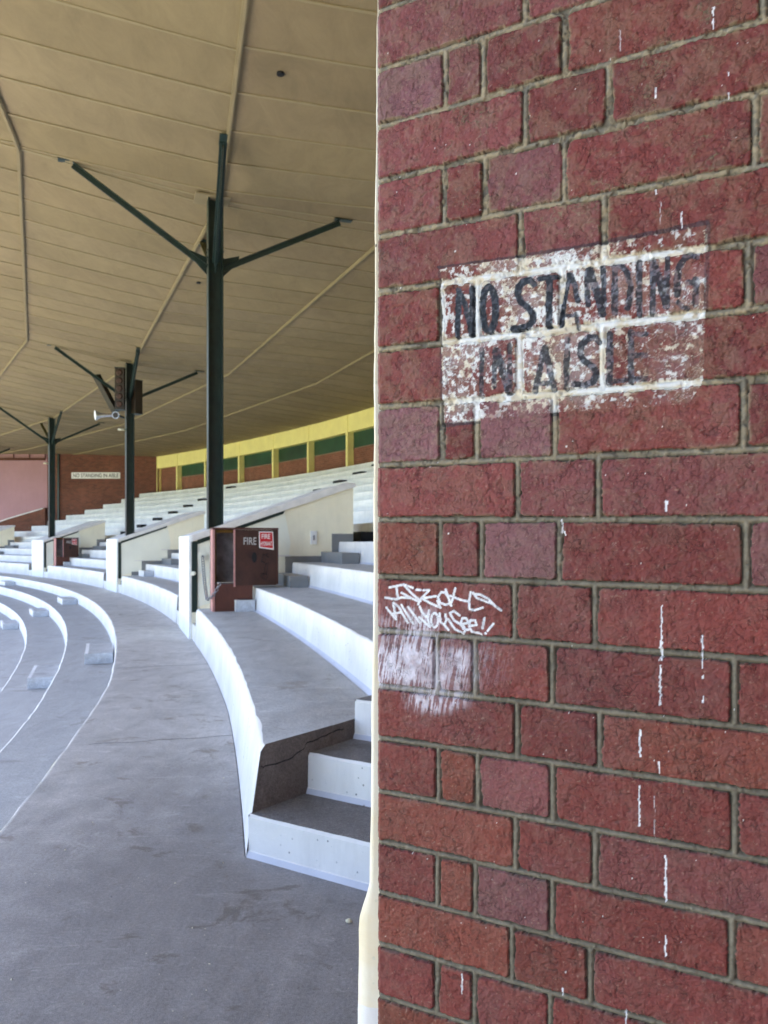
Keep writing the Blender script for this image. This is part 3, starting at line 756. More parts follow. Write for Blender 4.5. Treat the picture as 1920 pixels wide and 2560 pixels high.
# near aisle steps
def build_aisle():
    nx,ny=math.sin(R_(31.9)),math.cos(R_(31.9)); tx,ty=ny,-nx
    fronts=[2.832,3.243,3.632,4.03]; tops=[.197,.403,.62,.87]
    lp=[CXY for CXY in AL_P]
    root=empty('aisle_steps',(-.3,3.4,0)); bpy.context.view_layer.update()
    tag(root,'short flight of white-fronted concrete steps beside the brick pillar','steps')
    def leftpt(c,dz=0.0):
        s=(c-(AL_P[0]*nx+AL_P[1]*ny))/(AL_D[0]*nx+AL_D[1]*ny); return (AL_P[0]+AL_D[0]*s+.004*tx, AL_P[1]+AL_D[1]*s+.004*ty)
    for i,(c,z) in enumerate(zip(fronts,tops)):
        m=MB(); c2=fronts[i+1]+.02 if i<3 else 5.2
        L=2.2 if i<3 else 1.6
        n=40; zb=-.03-.01*i
        a=leftpt(c) if i else (AL_P[0]-.004,AL_P[1]+.0); b=leftpt(c2)
        lo=.035; 
        for j in range(n):
            u0=j/n*L;u1=(j+1)/n*L
            nz=lambda u:.004*2*(float(vnoise(np.array([u*14+i*9]),np.array([3.3]),5)[0])-.5)
            f=lambda u,dz,d:(a[0]+tx*u-nx*d,a[1]+ty*u-ny*d,dz)
            rows=[(0.0,.024,),(lo,.010),(lo+.004,.004),(z-.014,.0),(z,-.012)]
            base=tops[i-1] if i else 0.0
            rws=[(base-.002,.020),(base+.026,.008),(base+.029,.003),(z-.013,.0+0),(z,-.012)]
            for k in range(4):
                (z0,d0),(z1,d1)=rws[k],rws[k+1]
                e0=nz(u0) if k>=2 else 0; e1=nz(u1) if k>=2 else 0
                m.poly([f(u0,z0,d0),f(u1,z0,d0),f(u1,z1+ (e1 if k==3 else 0),d1),f(u0,z1+(e0 if k==3 else 0),d1)],2 if k<1 else 0,False)
            g=lambda u:(b[0]+tx*u,b[1]+ty*u,z)
            m.poly([f(u0,z+nz(u0),-.012),f(u1,z+nz(u1),-.012),g(u1),g(u0)],1)
        # left cheek (hidden against the terrace)
        m.poly([(a[0],a[1],zb),(b[0],b[1],zb),(b[0],b[1],z),(a[0],a[1],z)],3)
        m.build('step',[M['white'],M['steptread'],M['cove'],M['rawdark']],root,merge=False)
build_aisle()

# crack on the raw end face + chipped arris of first tier
def build_crack():
    m=MB(); d=Vector((AL_D[0],AL_D[1],0)); n=Vector((AL_D[1],-AL_D[0],0))
    pts=[(.075,.408),(.10,.405),(.20,.40),(.29,.405),(.34,.42),(.385,.435),(.40,.455),(.44,.46),(.50,.462),(.58,.468),(.66,.475),(.72,.468)]
    rs=random.Random(2)
    fine=[]
    for (a,b) in zip(pts[:-1],pts[1:]):
        for k in range(4):
            u=k/4; fine.append((a[0]+(b[0]-a[0])*u,a[1]+(b[1]-a[1])*u+rs.uniform(-.004,.004)))
    P3=lambda s,z,o:Vector((AL_P[0],AL_P[1],0))+d*s+n*o+Vector((0,0,z))
    for a,b in zip(fine[:-1],fine[1:]):
        w=rs.uniform(.002,.0045)
        m.poly([P3(a[0],a[1]-w,.0025),P3(b[0],b[1]-w,.0025),P3(b[0],b[1]+w,.0025),P3(a[0],a[1]+w,.0025)])
    return m
o=build_crack().build('concrete_crack',plain('crack_dark',(.012,.01,.01),.1)); tag(o,'jagged dark crack across the raw concrete end of the first tier','crack')

# ------------------------------------------------------------------ step blocks in the aisles
def block(r0,r1,a0,a1,z0,z1,name,label,group,dark=False,top='blocktop',fr='white'):
    root=empty(name,P(r0,a0,z0)); bpy.context.view_layer.update()
    m=MB(); n=4
    for i in range(n):
        x0=a0+(a1-a0)*i/n; x1=a0+(a1-a0)*(i+1)/n
        m.poly([P(r0,x0,z0),P(r0,x1,z0),P(r0,x1,z1),P(r0,x0,z1)],0)
        m.poly([P(r0,x0,z1),P(r0,x1,z1),P(r1,x1,z1),P(r1,x0,z1)],1)
    for x in (a0,a1): m.poly([P(r0,x,z0),P(r1,x,z0),P(r1,x,z1),P(r0,x,z1)],2)
    m.poly([P(r1,a0,z0),P(r1,a1,z0),P(r1,a1,z1),P(r1,a0,z1)],1)
    bpy.data.objects.remove(root)
    if not dark and fr=='white':
        for i in range(n):
            x0=a0+(a1-a0)*i/n; x1=a0+(a1-a0)*(i+1)/n; m.poly([P(r0+.001,x0,z1+.002),P(r0+.001,x1,z1+.002),P(r0+.05,x1,z1+.002),P(r0+.05,x0,z1+.002)],0)
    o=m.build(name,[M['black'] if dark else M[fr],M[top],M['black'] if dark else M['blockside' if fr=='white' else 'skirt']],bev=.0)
    tag(o,label,'step',group); return o
M['blocktop']=concrete('block_top_concrete',(.42,.41,.41),.15,.3,.2)
M['blockside']=concrete('block_side_concrete',(.52,.54,.59),.12,.2,.2)
AI=['nearest','second','third','farthest']
LV=['first','second','third','fourth','fifth','sixth']
for k in range(4):
    a=BAY0+BAYD*k
    # blocks below the walkway, against each riser face
    zt=0.0
    for j in range(5):
        r=75.95-.78*j-.03; drop=.31 if j==0 else .32
        if k==0 and j>3: continue
        aa=a-.05; 
        block(r-.40,r,aa,aa+.95,zt-drop,zt-drop*.5,'step_block','white block step on the %s tier below the walkway, in the %s aisle'%(LV[j],AI[k]),'white block steps below the walkway')
        zt-=drop
    # blocks above on the seating side, next to the dividing wall's near side
    for j in range(1,4):
        r=R1+DEP*j-.03; z0=tier_level(j)
        block(r-.27,r,a-.98,a-.42 if j==1 else a-.04,z0,z0+RIS*.5,'step_block','block step on the %s seating tier at the near side of the %s dividing wall'%(LV[j-1],AI[k]),'block steps beside the dividing walls',top='tread',fr='white' if j==1 else 'skirt')
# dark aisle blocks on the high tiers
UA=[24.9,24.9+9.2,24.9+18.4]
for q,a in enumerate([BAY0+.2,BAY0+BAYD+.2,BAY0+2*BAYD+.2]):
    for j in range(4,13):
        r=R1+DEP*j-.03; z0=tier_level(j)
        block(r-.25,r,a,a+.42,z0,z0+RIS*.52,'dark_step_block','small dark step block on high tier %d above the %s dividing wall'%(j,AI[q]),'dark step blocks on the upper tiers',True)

# ------------------------------------------------------------------ dividing walls
WLEN=2.66; WT=1.9
def radial(deg): a=R_(deg); return Vector((math.cos(a),math.sin(a),0)), Vector((-math.sin(a),math.cos(a),0))
def build_wall(k):
    a=BAY0+BAYD*k-.06; er,et=radial(a); O=Vector(P(77.03,a,0))
    root=empty('dividing_wall',O); bpy.context.view_layer.update()
    root_label=['nearest sloped cream wall with white front, fire cabinet standing before it','second sloped cream wall with white front, left of the nearest one','third sloped cream wall with white front, behind the small far cabinet','farthest sloped cream wall at the left edge of the photo'][k]
    tag(root,root_label,'dividing wall','sloped walls dividing the terraces')
    z0,z1=1.50,2.42; sl=(z1-z0)/WLEN
    pt=lambda s,z,t:O+er*s+et*t+Vector((0,0,z))
    m=MB(); m.prism([pt(.04,-.02,0),pt(WLEN,-.02,0),pt(WLEN,z1,0),pt(.04,z0+.04*sl,0)],et*WT); m.build('wall_body',M['cream'],root,bev=.006)
    m=MB(); m.prism([pt(0,-.01,-.004),pt(.04,-.01,-.004),pt(.04,z0+.12,-.004),pt(0,z0+.105,-.004)],et*(WT+.008)); m.build('white_front',M['pierwhite'],root,bev=.005)
    m=MB(); th=.10
    m.prism([pt(.042,z0+.04*sl,-.05),pt(WLEN-.1,z1-.1*sl,-.05),pt(WLEN+.03,z1+.0,-.05),pt(WLEN+.03,z1+.06,-.05),pt(WLEN-.12,z1+th-.12*sl+.02,-.05),pt(.042,z0+th+.04*sl,-.05)],et*(WT+.1)); m.build('coping',M['coping'],root,bev=.008)
    # dark green edging down the front corner and under the coping
    m=MB(); w=.055
    m.prism([pt(.042,.42,-.02),pt(.042+w+.03,.42,-.02),pt(.042+w+.03,z0+.0+.02,-.02),pt(.042,z0+.012,-.02)],et*.03)
    m.prism([pt(.128,z0+.128*sl-.07,-.022),pt(1.48,z0+1.48*sl-.05,-.022),pt(1.50,z0+1.5*sl-.004,-.022),pt(.128,z0+.128*sl-.004,-.022)],et*.03)
    m.build('green_edging',M['green'],root,bev=.003)
    # paler repainted patch
    m=MB(); m.prism([pt(.13,.5,-.004),pt(1.52,.9,-.004),pt(1.60,1.5,-.004),pt(1.5,z0+1.5*sl-.01,-.004),pt(.13,z0+.13*sl-.01,-.004)],et*.006); m.build('pale_patch',M['creamlight'],root)
    # grey skirting that follows the tiers
    m=MB(); rr=[(77.10-.07,.0,.34),(77.10+NOTCH,.25,.62)]
    def sk(ra,rb,za,zb): m.prism([pt(ra-77.03,za,-.012),pt(rb-77.03,za,-.012),pt(rb-77.03,zb,-.012),pt(ra-77.03,zb,-.012)],et*.014)
    sk(77.15,77.1+NOTCH-.001,.20,.36); sk(77.1+NOTCH,77.1+DEP-.12,.3,.62)
    for j in range(2,5):
        r0=R1+DEP*(j-1)-.119; r1=min(R1+DEP*j-.121,77.03+WLEN-.005)
        sk(r0,r1,tier_level(j-1)-.1,tier_level(j)+.10+(.0 if j<4 else .03))
    m.build('grey_skirting',M['skirt'],root)
    # little ledge plates at the step-ups
    m=MB()
    for j in (2,3):
        r0=R1+DEP*(j-1)-.28; m.box(pt(r0-77.03+.10,tier_level(j)+.108,-.03),.28,.05,.022,er,et)
    m.build('ledge_plate',M['coping'],root)
    if k==0:
        m=MB(); c=pt(1.98,tier_level(3)+.40,-.02); m.box(c,.105,.03,.22,er,et); ob=m.build('switch_plate',M['signwhite'],root,bev=.004)
        m=MB(); m.box(c+et*-.018,.03,.012,.08,er,et); m.build('switch',M['metal'],ob)
for k in range(4): build_wall(k)

# ------------------------------------------------------------------ fire hydrant cabinets
def text_mesh(s,name,mat,parent,origin,ex,ez,height,width,thick=.002):
    cu=bpy.data.curves.new(name,'FONT'); cu.body=s; cu.size=1; cu.extrude=0.0; cu.offset=.012
    to=bpy.data.objects.new(name+'_tmp',cu); COL.objects.link(to); bpy.context.view_layer.update()
    dg=bpy.context.evaluated_depsgraph_get(); me=bpy.data.meshes.new_from_object(to.evaluated_get(dg)); bpy.data.objects.remove(to)
    xs=[v.co.x for v in me.vertices]; ys=[v.co.y for v in me.vertices]; x0,x1,y0,y1=min(xs),max(xs),min(ys),max(ys)
    ex=Vector(ex); ez=Vector(ez); o=Vector(origin)
    for v in me.vertices: v.co=o+ex*((v.co.x-x0)/(x1-x0)*width)+ez*((v.co.y-y0)/(y1-y0)*height)
    me.name=name; me.materials.clear(); me.materials.append(mat)
    ob=bpy.data.objects.new(name,me); return link(ob,parent)
def build_cabinet(k,label):
    a=BAY0+BAYD*k-.05; er,et=radial(a)
    # front-left-bottom corner
    O=Vector(P(77.265,a,T1H)); O=O-et*1.12
    root=empty('hydrant_cabinet',O); bpy.context.view_layer.update()
    tag(root,label,'fire cabinet','maroon fire hydrant cabinets')
    W,D=.94,.36; H=1.205; zb=.385; up=Vector((0,0,1))
    pt=lambda x,y,z:O+er*x+et*y+up*z
    def bx(m,x0,x1,y0,y1,z0,z1): m.box(pt((x0+x1)/2,(y0+y1)/2,(z0+z1)/2),x1-x0,y1-y0,z1-z0,er,et)
    m=MB(); bx(m,0,.028,0,D,0,H-.024); m.build('side_panel',[M['maroon']],root,bev=.003)
    m=MB(); bx(m,W-.028,W,0,D,zb,H-.024); m.build('side_panel',M['maroon'],root,bev=.003)
    m=MB(); bx(m,-.004,W+.004,-.006,D,H-.022,H); m.build('top_panel',M['maroon'],root,bev=.003)
    m=MB(); bx(m,.03,W-.03,D-.02,D-.002,zb+.02,H-.026); m.build('back_panel',M['inside'],root)
    m=MB(); bx(m,.03,W-.03,.03,D-.022,zb-.02,zb+.016); m.build('shelf',M['inside'],root)
    m=MB(); m.prism([pt(.03,.0,0.0),pt(.30,0,0.0),pt(.30,0,.17),pt(.565,0,.17),pt(.565,0,zb+.012),pt(.03,0,zb+.012)],et*.022); m.build('kick_panel',M['maroon'],root,bev=.002)
    m=MB(); bx(m,.03,.30,.05,.08,H-.075,H-.026); bx(m,.03,.055,.05,.08,zb+.02,H-.078); m.build('inner_frame',M['ochre'],root,bev=.002)
    dr=None
    m=MB(); bx(m,.312,W-.03,-.020,.006,zb-.012,H-.030)
    dr=m.build('door_panel',M['maroondark'],root,bev=.002)
    m=MB(); bx(m,.290,.311,-.028,.010,zb-.03,H-.03); m.build('door_edge',M['pinkedge'],dr,bev=.002)
    m=MB(); bx(m,-.010,-.0005,-.002,D*.6,.0,H-.03); bx(m,-.010,.022,-.008,-.0005,.0,H-.03); m.build('front_edge',M['pinkedge'],root,bev=.002)
    # hole
    m=MB(); c=pt(.585,-.0225,.775); m.poly([c+er*(.038*math.cos(t))+up*(.075*math.sin(t)) for t in [2*math.pi*i/24 for i in range(24)]]); m.build('hand_hole',M['black'],dr)
    text_mesh('FIRE','fire_lettering',M['lettergrey'],dr,pt(.430,-.0225,.960),er,up,.105,.185)
    m=MB(); m.prism([pt(.655,-.0215,.915),pt(.868,-.0215,.885),pt(.858,-.0215,1.150),pt(.650,-.0215,1.150)],et*-.003); sg=m.build('hydrant_sign',M['signwhite'],dr)
    m=MB(); m.poly([pt(.668,-.0258,.930),pt(.855,-.0258,.905),pt(.846,-.0258,1.137),pt(.662,-.0258,1.137)]); m.build('sign_field',M['signred'],sg)
    text_mesh('FIRE','sign_lettering',M['signwhite'],sg,pt(.690,-.0275,1.045),er,up,.070,.125)
    text_mesh('HYDRANT','sign_lettering',M['signwhite'],sg,pt(.676,-.0275,.945),er,up,.060,.165)
    # dark scrawl on the door
    m=MB(); pts=[pt(.735+.045*math.sin(2.3*t+k)+.02*math.sin(5*t),-.0235,.64+.17*math.cos(.55*t)+.035*math.sin(3.1*t)) for t in np.linspace(0,12,70)]
    m.tube(pts,.0028,4)
    m.build('scribble',M['black'],dr)
    return O,er,et
O1,er1,et1=build_cabinet(0,'maroon fire hydrant cabinet with open left side, nearest of the two')
build_cabinet(2,'small far maroon fire hydrant cabinet before the third dividing wall')

# chain hanging from a bracket on the nearest wall
def build_chain():
    a=BAY0-.06; er,et=radial(a); O=Vector(P(77.03,a,0)); up=Vector((0,0,1))
    root=empty('wall_chain',O+er*.3-et*.03+up*1.2); bpy.context.view_layer.update()
    tag(root,'rusty steel chain drooping from a round cream boss beside the cabinet','chain')
    c=O+er*.20+up*1.285
    m=MB(); m.tube([c-et*.001,c-et*.03],.072,20); m.build('wall_boss',M['creamlight'],root)
    A=c-et*.06; mid=Vector((-2.50,11.02,.694)); B=Vector((-2.30,10.95,.94))
    m=MB(); m.tube([c-et*.03,c-et*.07],.018,8); m.build('hook',M['metal'],root)
    pts=[]
    for i in range(23):
        u=i/22; pts.append(A*(1-u)+mid*u+up*(-.08*math.sin(math.pi*u)))
    for i in range(1,10):
        u=i/9; pts.append(mid*(1-u)+B*u+up*(-.05*math.sin(math.pi*u)))
    m=MB()
    for i,(p,q) in enumerate(zip(pts[:-1],pts[1:])):
        d=(q-p); L=d.length*.72; d.normalize(); s=d.cross(up if i%2 else et1); s.normalize()
        cc=(p+q)/2; ring=[cc+d*(L*.75*math.cos(t))+s*(.021*math.sin(t)) for t in [2*math.pi*j/8 for j in range(9)]]
        m.tube(ring,.0075,5,cap=False)
    m.build('chain_links',M['metal'],root)
    # short round boss beside the edging strip
    m=MB(); c2=O+er*.075+up*1.025-et*.03; m.tube([c2,c2-et*.10-er*.03],.032,14); ob=m.build('pipe_stub',M['creamlight']); tag(ob,'short round cream pipe stub on the green edging of the nearest wall','pipe stub')
build_chain()

# ------------------------------------------------------------------ columns
def build_column(k):
    a=BAY0+BAYD*k+.16; er,et=radial(a); O=Vector(P(77.465,a,0)); up=Vector((0,0,1))
    root=empty('steel_column',O); bpy.context.view_layer.update()
    lab=['nearest tall dark green steel column with four braces under the roof','second dark green steel column, carrying the loudspeakers and floodlight','third dark green steel column, in front of the end wall','fourth dark green column, mostly outside the left edge, one brace showing'][k]
    tag(root,lab,'column','dark green steel roof columns')
    top=CEIL+.0; W=.235; tf=.016
    c=O+up*(top/2)
    m=MB()
    for s in (-1,1): m.box(c+er*s*(W/2-tf/2),tf,W,top,er,et)
    m.box(c,W-2*tf-.0005,.012,top-.002,er,et)
    po=m.build('post',M['green'],root)
    J0=O+up*(top-1.06)
    def brace(d,L,zend,w,name='brace',mat='green'):
        a0=J0+d*.13; b0=O+d*L+up*zend
        m=MB(); s=d.cross(up).normalized()
        # back-to-back angles
        for sg in (-1,1):
            m.bar(a0+s*sg*(w*.28),b0+s*sg*(w*.28),w*.5,.012,up=up)
            m.bar(a0+s*sg*(.006+.005)+up*-w*.5,b0+s*sg*(.011)+up*-w*.5,.010,w,up=up)
        ob=m.build(name,M[mat],root,merge=False)
        mm=MB(); mm.box(b0+d*.06+up*.012,.30,.12,.014,d,s); mm.build('end_plate',M['green'],ob)
        mm=MB(); mm.prism([a0+up*-.16-d*.0+s*-.006,a0+up*.12+s*-.006,a0+d*.26+up*.20+s*-.006,a0+d*.22+up*.06+s*-.006],s*.012); mm.build('gusset',M['green'],ob)
    brace(-er,2.12,top+.25,.085)
    brace(er,2.08,top-.05,.085)
    brace((-et-er*.07).normalized(),1.95,top-.05,.10)
    brace(et,1.75,top-.05,.11,'brace','olive')
    m=MB()
    for s in (-1,1):
        for zz in (-.02,.1,.22):
            m.tube([J0+er*s*(W/2)+et*.06+up*zz,J0+er*s*(W/2+.018)+et*.06+up*zz],.014,6)
            m.tube([J0+er*s*(W/2)-et*.06+up*zz,J0+er*s*(W/2+.018)-et*.06+up*zz],.014,6)
    m.build('bolt_heads',M['green'],root)
    m=MB(); m.box(O+up*(top-.012)-er*.05,.55,.40,.02,er,et); m.build('cap_plate',M['batten'],root)
    return O,er,et,top
cols=[build_column(k) for k in range(4)]
# stub pipes + speakers on columns
def stub(k,z,label):
    O,er,et,top=cols[k]; m=MB(); m.tube([O-er*.125+Vector((0,0,z)),O-er*.34+Vector((0,0,z))],.032,10)
    o=m.build('pvc_stub',M['pvc']); tag(o,label,'pipe stub','cream pipe stubs on the columns')
stub(1,EYE+(1356.5-1077)/81.3,'short cream pipe stub low on the second column under the floodlight')
stub(2,EYE+(1356.5-1159)/57,'short cream pipe stub on the left side of the third column')
def build_speakers():
    O,er,et,top=cols[1]; up=Vector((0,0,1)); S=81.4
    zp=lambda y:EYE+(HOR-y)/S
    xd=lambda x:(x-PCX)/S            # world X at the column's depth
    Y=O.y
    def spk(c,ax,w,d,h,yaw,label,front=True):
        root=empty('column_speaker',c); bpy.context.view_layer.update()
        tag(root,label,'loudspeaker','column loudspeakers on the second column')
        ax=Vector(ax).normalized(); f=Vector((math.sin(yaw),-math.cos(yaw),0)); sd=ax.cross(f).normalized(); f=sd.cross(ax).normalized()
        if f.y>0: f=-f
        c=Vector(c); m=MB(); m.box(c,w,d,h,sd,f,ax); m.build('case',M['speaker'],root,bev=.01)
        if front:
            for i in range(5):
                p=c+ax*(h*(-.38+.19*i))+f*(d/2+.002); m=MB(); m.tube([p+f*.0,p+f*.012],[w*.36,w*.22],14); m.build('cone',M['speakercone'],root)
        for s in (-1,1):
            m=MB(); m.box(c+ax*(h/2+.008)*s,w+.03,d+.03,.016,sd,f,ax); m.build('end_cap',M['green'],root)
        m=MB(); m.bar(c-f*d/2,c-f*(d/2+.10),.04,.04); m.build('mount',M['green'],root)
    spk((xd(313),Y-.36,zp(980)),(0,0,1),.27,.20,1.24,.12,'upright brown column speaker with five round cones, centre of three')
    spk((xd(346),Y-.06,zp(996)),(0,0,1),.25,.24,1.0,.9,'shorter brown column speaker, right of the second column',False)
    spk((xd(275),Y-.22,zp(990)),(-.47,0,.88),.17,.18,1.22,-.5,'tilted dark green column speaker leaning out to the left',False)
    # floodlight
    c=Vector((xd(303),Y-.38,zp(1046)))
    root=empty('floodlight',c); bpy.context.view_layer.update()
    tag(root,'pair of silver spotlights with a round lens, low on the second column','floodlight')
    d=Vector((-1,-.55,-.10)).normalized()
    m=MB(); p0=c+Vector((-.10,0,.02)); m.tube([p0,p0+d*.18,p0+d*.34,p0+d*.47,p0+d*.50],[.05,.055,.075,.15,.16],18,cap=False); m.build('reflector',M['chrome'],root)
    m=MB(); m.tube([p0+d*.485,p0+d*.50],[.148,.14],18); m.build('lens',M['signwhite'],root)
    m=MB(); q=c+Vector((.03,-.02,.0)); m.tube([q+Vector((.0,.14,0)),q+Vector((.02,-.02,0)),q+Vector((.03,-.14,-.01)),q+Vector((.03,-.18,-.01))],[.05,.08,.11,.11],18,cap=True); m.build('second_lamp',M['metal'],root)
    m=MB(); m.tube([q+Vector((.03,-.181,-.01)),q+Vector((.03,-.186,-.01))],[.085,.08],14); m.build('second_lens',M['speaker'],root)
    m=MB(); m.bar(c+Vector((-.3,.05,.0)),c+Vector((.12,.05,0)),.05,.05); m.bar(c+Vector((.1,.05,0)),c+Vector((.12,.36,0)),.05,.05); m.build('bracket',M['green'],root)
build_speakers()

# ------------------------------------------------------------------ roof
RINGS=[73.3,74.6,77.55,80.6,83.7,87.6]
def zc(r): return CEIL+(77.55-r)*.118 if r<77.55 else CEIL-max(0,r-83.7)*.045
def build_roof():
    root=empty('grandstand_roof',P(77.55,BAY0,CEIL)); bpy.context.view_layer.update()
    tag(root,'broad cream sheeted underside of the grandstand roof with ring battens','roof')
    ms=MB(); mbt=MB(); mring=MB()
    hb=R_(BAYD/2); th=math.tan(hb); rs=random.Random(4); up=Vector((0,0,1))
    for b in range(-6,4):
        am=BAY0+.16+BAYD*b+BAYD/2; er,et=radial(am); C=Vector((CX,CY,0))
        pt=lambda rho,s,z:C+er*rho+et*s+up*z
        near=b in (-2,-1,0,1,2)
        for i in range(len(RINGS)-1):
            ra,rb=RINGS[i],RINGS[i+1]; pa,pb=ra*math.cos(hb),rb*math.cos(hb); za,zb_=zc(ra),zc(rb)
            off=[.0,.08,.0,.05,.02][i]
            smax=pb*th; k0=-int(smax/.915)-2
            ks=[off+k*.915+.35 for k in range(k0,-k0+1)]
            for s0,s1 in zip(ks[:-1],ks[1:]):
                def cl(s,rho): return max(-rho*th,min(rho*th,s))
                q=[(pa,cl(s0,pa)),(pa,cl(s1,pa)),(pb,cl(s1,pb)),(pb,cl(s0,pb))]
                if q[1][1]-q[0][1]<1e-4 and q[2][1]-q[3][1]<1e-4: continue
                dz=rs.uniform(-.004,.004); tone=rs.uniform(.93,1.06)
                cols_=(tone*rs.uniform(.99,1.01),tone,tone*rs.uniform(.96,1.02))
                n=6 if near else 1
                for j in range(n):
                    u0,u1=j/n,(j+1)/n
                    def L(e,u): # e=0 low s edge, 1 high s edge
                        A=q[0] if e==0 else q[1]; B=q[3] if e==0 else q[2]
                        sag=.010*math.sin(math.pi*u) if near else 0
                        return pt(A[0]+(B[0]-A[0])*u,A[1]+(B[1]-A[1])*u,za+(zb_-za)*u+dz-sag)
                    ms.poly([L(0,u0),L(1,u0),L(1,u1),L(0,u1)],0,False,cols_)
                # cover batten along the seam s1
                if b>-4 and abs(s1)<pb*th:
                    st=max(pa,abs(s1)/th+.02)
                    if pb-st>.1:
                        fr=(st-pa)/(pb-pa); A=pt(st,s1,za+(zb_-za)*fr-.008); B=pt(pb,s1,zb_-.008); nseg=3 if near else 1
                        w=.036
                        for j in range(nseg):
                            p0=A.lerp(B,j/nseg);p1=A.lerp(B,(j+1)/nseg); jit=rs.uniform(-.004,.004)
                            mbt.bar(p0+up*(jit*.5-.010*math.sin(math.pi*j/nseg)),p1+up*(jit*.5-.010*math.sin(math.pi*(j+1)/nseg)),w+rs.uniform(-.006,.006),.014,up=up)
            # ring batten along the chord at ra
            if i>0:
                sL=pa*th; A=pt(pa,-sL,za-.022); B=pt(pa,sL,za-.022); n=14
                for j in range(n):
                    p0=A.lerp(B,j/n);p1=A.lerp(B,(j+1)/n)
                    mring.bar(p0+up*rs.uniform(-.002,.002),p1+up*rs.uniform(-.002,.002),.066,.034,up=up)
                    mring.bar(p0-up*.020,p1-up*.020,.028,.022,up=up)
        # joint strip on the column line
        al=BAY0+.16+BAYD*b; e2,t2=radial(al)
        for (ra,rb) in zip(RINGS[:-1],RINGS[1:]):
            mbt.bar(C+e2*ra+up*(zc(ra)-.008),C+e2*rb+up*(zc(rb)-.008),.05,.02,up=up)
    ms.build('ceiling_sheets',M['ceil'],root,merge=False)
    mbt.build('seam_battens',M['batten'],root,merge=False)
    mring.build('ring_battens',M['batten'],root,merge=False)
    # roof deck above
    m=MB(); 
    for b in range(-6,4):
        a0=BAY0+.16+BAYD*b; a1=a0+BAYD
        for ra,rb in ((73.2,77.55),(77.55,88.3)):
            m.poly([P(ra,a0,zc(ra)+.35),P(ra,a1,zc(ra)+.35),P(rb,a1,zc(rb)+.35),P(rb,a0,zc(rb)+.35)])
        m.poly([P(73.2,a0,zc(73.2)-.1),P(73.2,a1,zc(73.2)-.1),P(73.2,a1,zc(73.2)+.35),P(73.2,a0,zc(73.2)+.35)])
    m.build('roof_deck',M['cream'],root)
    # small vent holes / screw spots in the sheets
    for (x,y) in ((701,181),(496,705)):
        Z=1950*5.5/(HOR-y); X=(x-PCX)*Z/1950; m=MB()
        m.tube([(X,Z,CEIL-.004),(X,Z,CEIL-.03)],.045,12); m.build('ceiling_fixing',M['black'],root)
build_roof()

# ------------------------------------------------------------------ rear wall
RW=R1+DEP*NT_
def arc(m,r,a0,a1,z0,z1,mi=0,n=1,uvs=None):
    for i in range(n):
        x0=a0+(a1-a0)*i/n; x1=a0+(a1-a0)*(i+1)/n
        m.poly([P(r,x0,z0),P(r,x1,z0),P(r,x1,z1),P(r,x0,z1)],mi)
def arcbox(m,r0,r1,a0,a1,z0,z1,mi=0,n=1):
    for i in range(n):
        x0=a0+(a1-a0)*i/n; x1=a0+(a1-a0)*(i+1)/n
        A=[P(r0,x0,z0),P(r0,x1,z0),P(r1,x1,z0),P(r1,x0,z0)]; B=[(p[0],p[1],z1) for p in A]
        B=[P(r0,x0,z1),P(r0,x1,z1),P(r1,x1,z1),P(r1,x0,z1)]
        m.poly(A[::-1],mi);m.poly(B,mi);m.poly([A[0],A[1],B[1],B[0]],mi);m.poly([A[2],A[3],B[3],B[2]],mi)
        if i==0: m.poly([A[3],A[0],B[0],B[3]],mi)
        if i==n-1: m.poly([A[1],A[2],B[2],B[1]],mi)
def uv_wall(o):
    me=o.data; uv=me.uv_layers.new(name='UVMap')
    for l in me.loops:
        c=me.vertices[l.vertex_index].co; rr=math.hypot(c.x-CX,c.y-CY); an=math.atan2(c.y-CY,c.x-CX)
        uv.data[l.index].uv=(an*87.3,c.z)
def build_rear():
    root=empty('rear_wall',P(RW,30,4.5)); bpy.context.view_layer.update()
    tag(root,'long rear wall of yellow posts and beam over brick and green panels','rear wall')
    T13=tier_level(NT_)
    ztop=EYE+5.42; zb=EYE+4.6; zg=EYE+3.95
    # posts seen at photo x (full px)
    px=[391.8,442.7,513,597.8,682.9,770.8,868]
    A=[]
    for x in px:
        u=(x-PCX)/F; qa=1+u*u; qb=2*(-CX)*u+2*(-CY)*1; qc=CX*CX+CY*CY-RW*RW
        Y=(-qb+math.sqrt(qb*qb-4*qa*qc))/(2*qa); A.append(math.degrees(math.atan2(Y-CY,u*Y-CX)))
    step=(A[2]-A[6])/4
    posts=[A[6]-step*i for i in range(1,22)][::-1]+A[::-1]
    m=MB(); arcbox(m,RW,RW+.3,posts[0]-step,45.6,zb,ztop,0,60); m.build('top_beam',M['yellow'],root,bev=0)
    m=MB(); arcbox(m,RW+.27,RW+.5,posts[0]-step,46,T13-.4,zg,0,60); o=m.build('brick_infill',M['brickrear'],root); uv_wall(o)
    m=MB(); arcbox(m,RW+.28,RW+.5,A[1],46,zg,zb,0,8); o=m.build('brick_infill',M['brickrear'],root); uv_wall(o)
    for a0,a1 in zip(posts[:-1],posts[1:]):
        if a0>=A[1]-.01: continue
        m=MB(); h=math.degrees(.10/RW); arc(m,RW+.275,a0,a1,zg-.0,zb,0,2); arcbox(m,RW+.24,RW+.30,a0+h,a1-h,zg-.05,zg,1)
        m.build('green_panel',[M['louvre'],M['brickrear']],root)
    for a in posts:
        m=MB(); h=math.degrees(.075/RW); arcbox(m,RW-.03,RW+.27,a-h,a+h,T13-.1,zb-.003); arcbox(m,RW-.03,RW-.003,a-h,a+h,zb-.003,ztop-.05); m.build('post',M['yellow'],root,bev=.008)
build_rear()

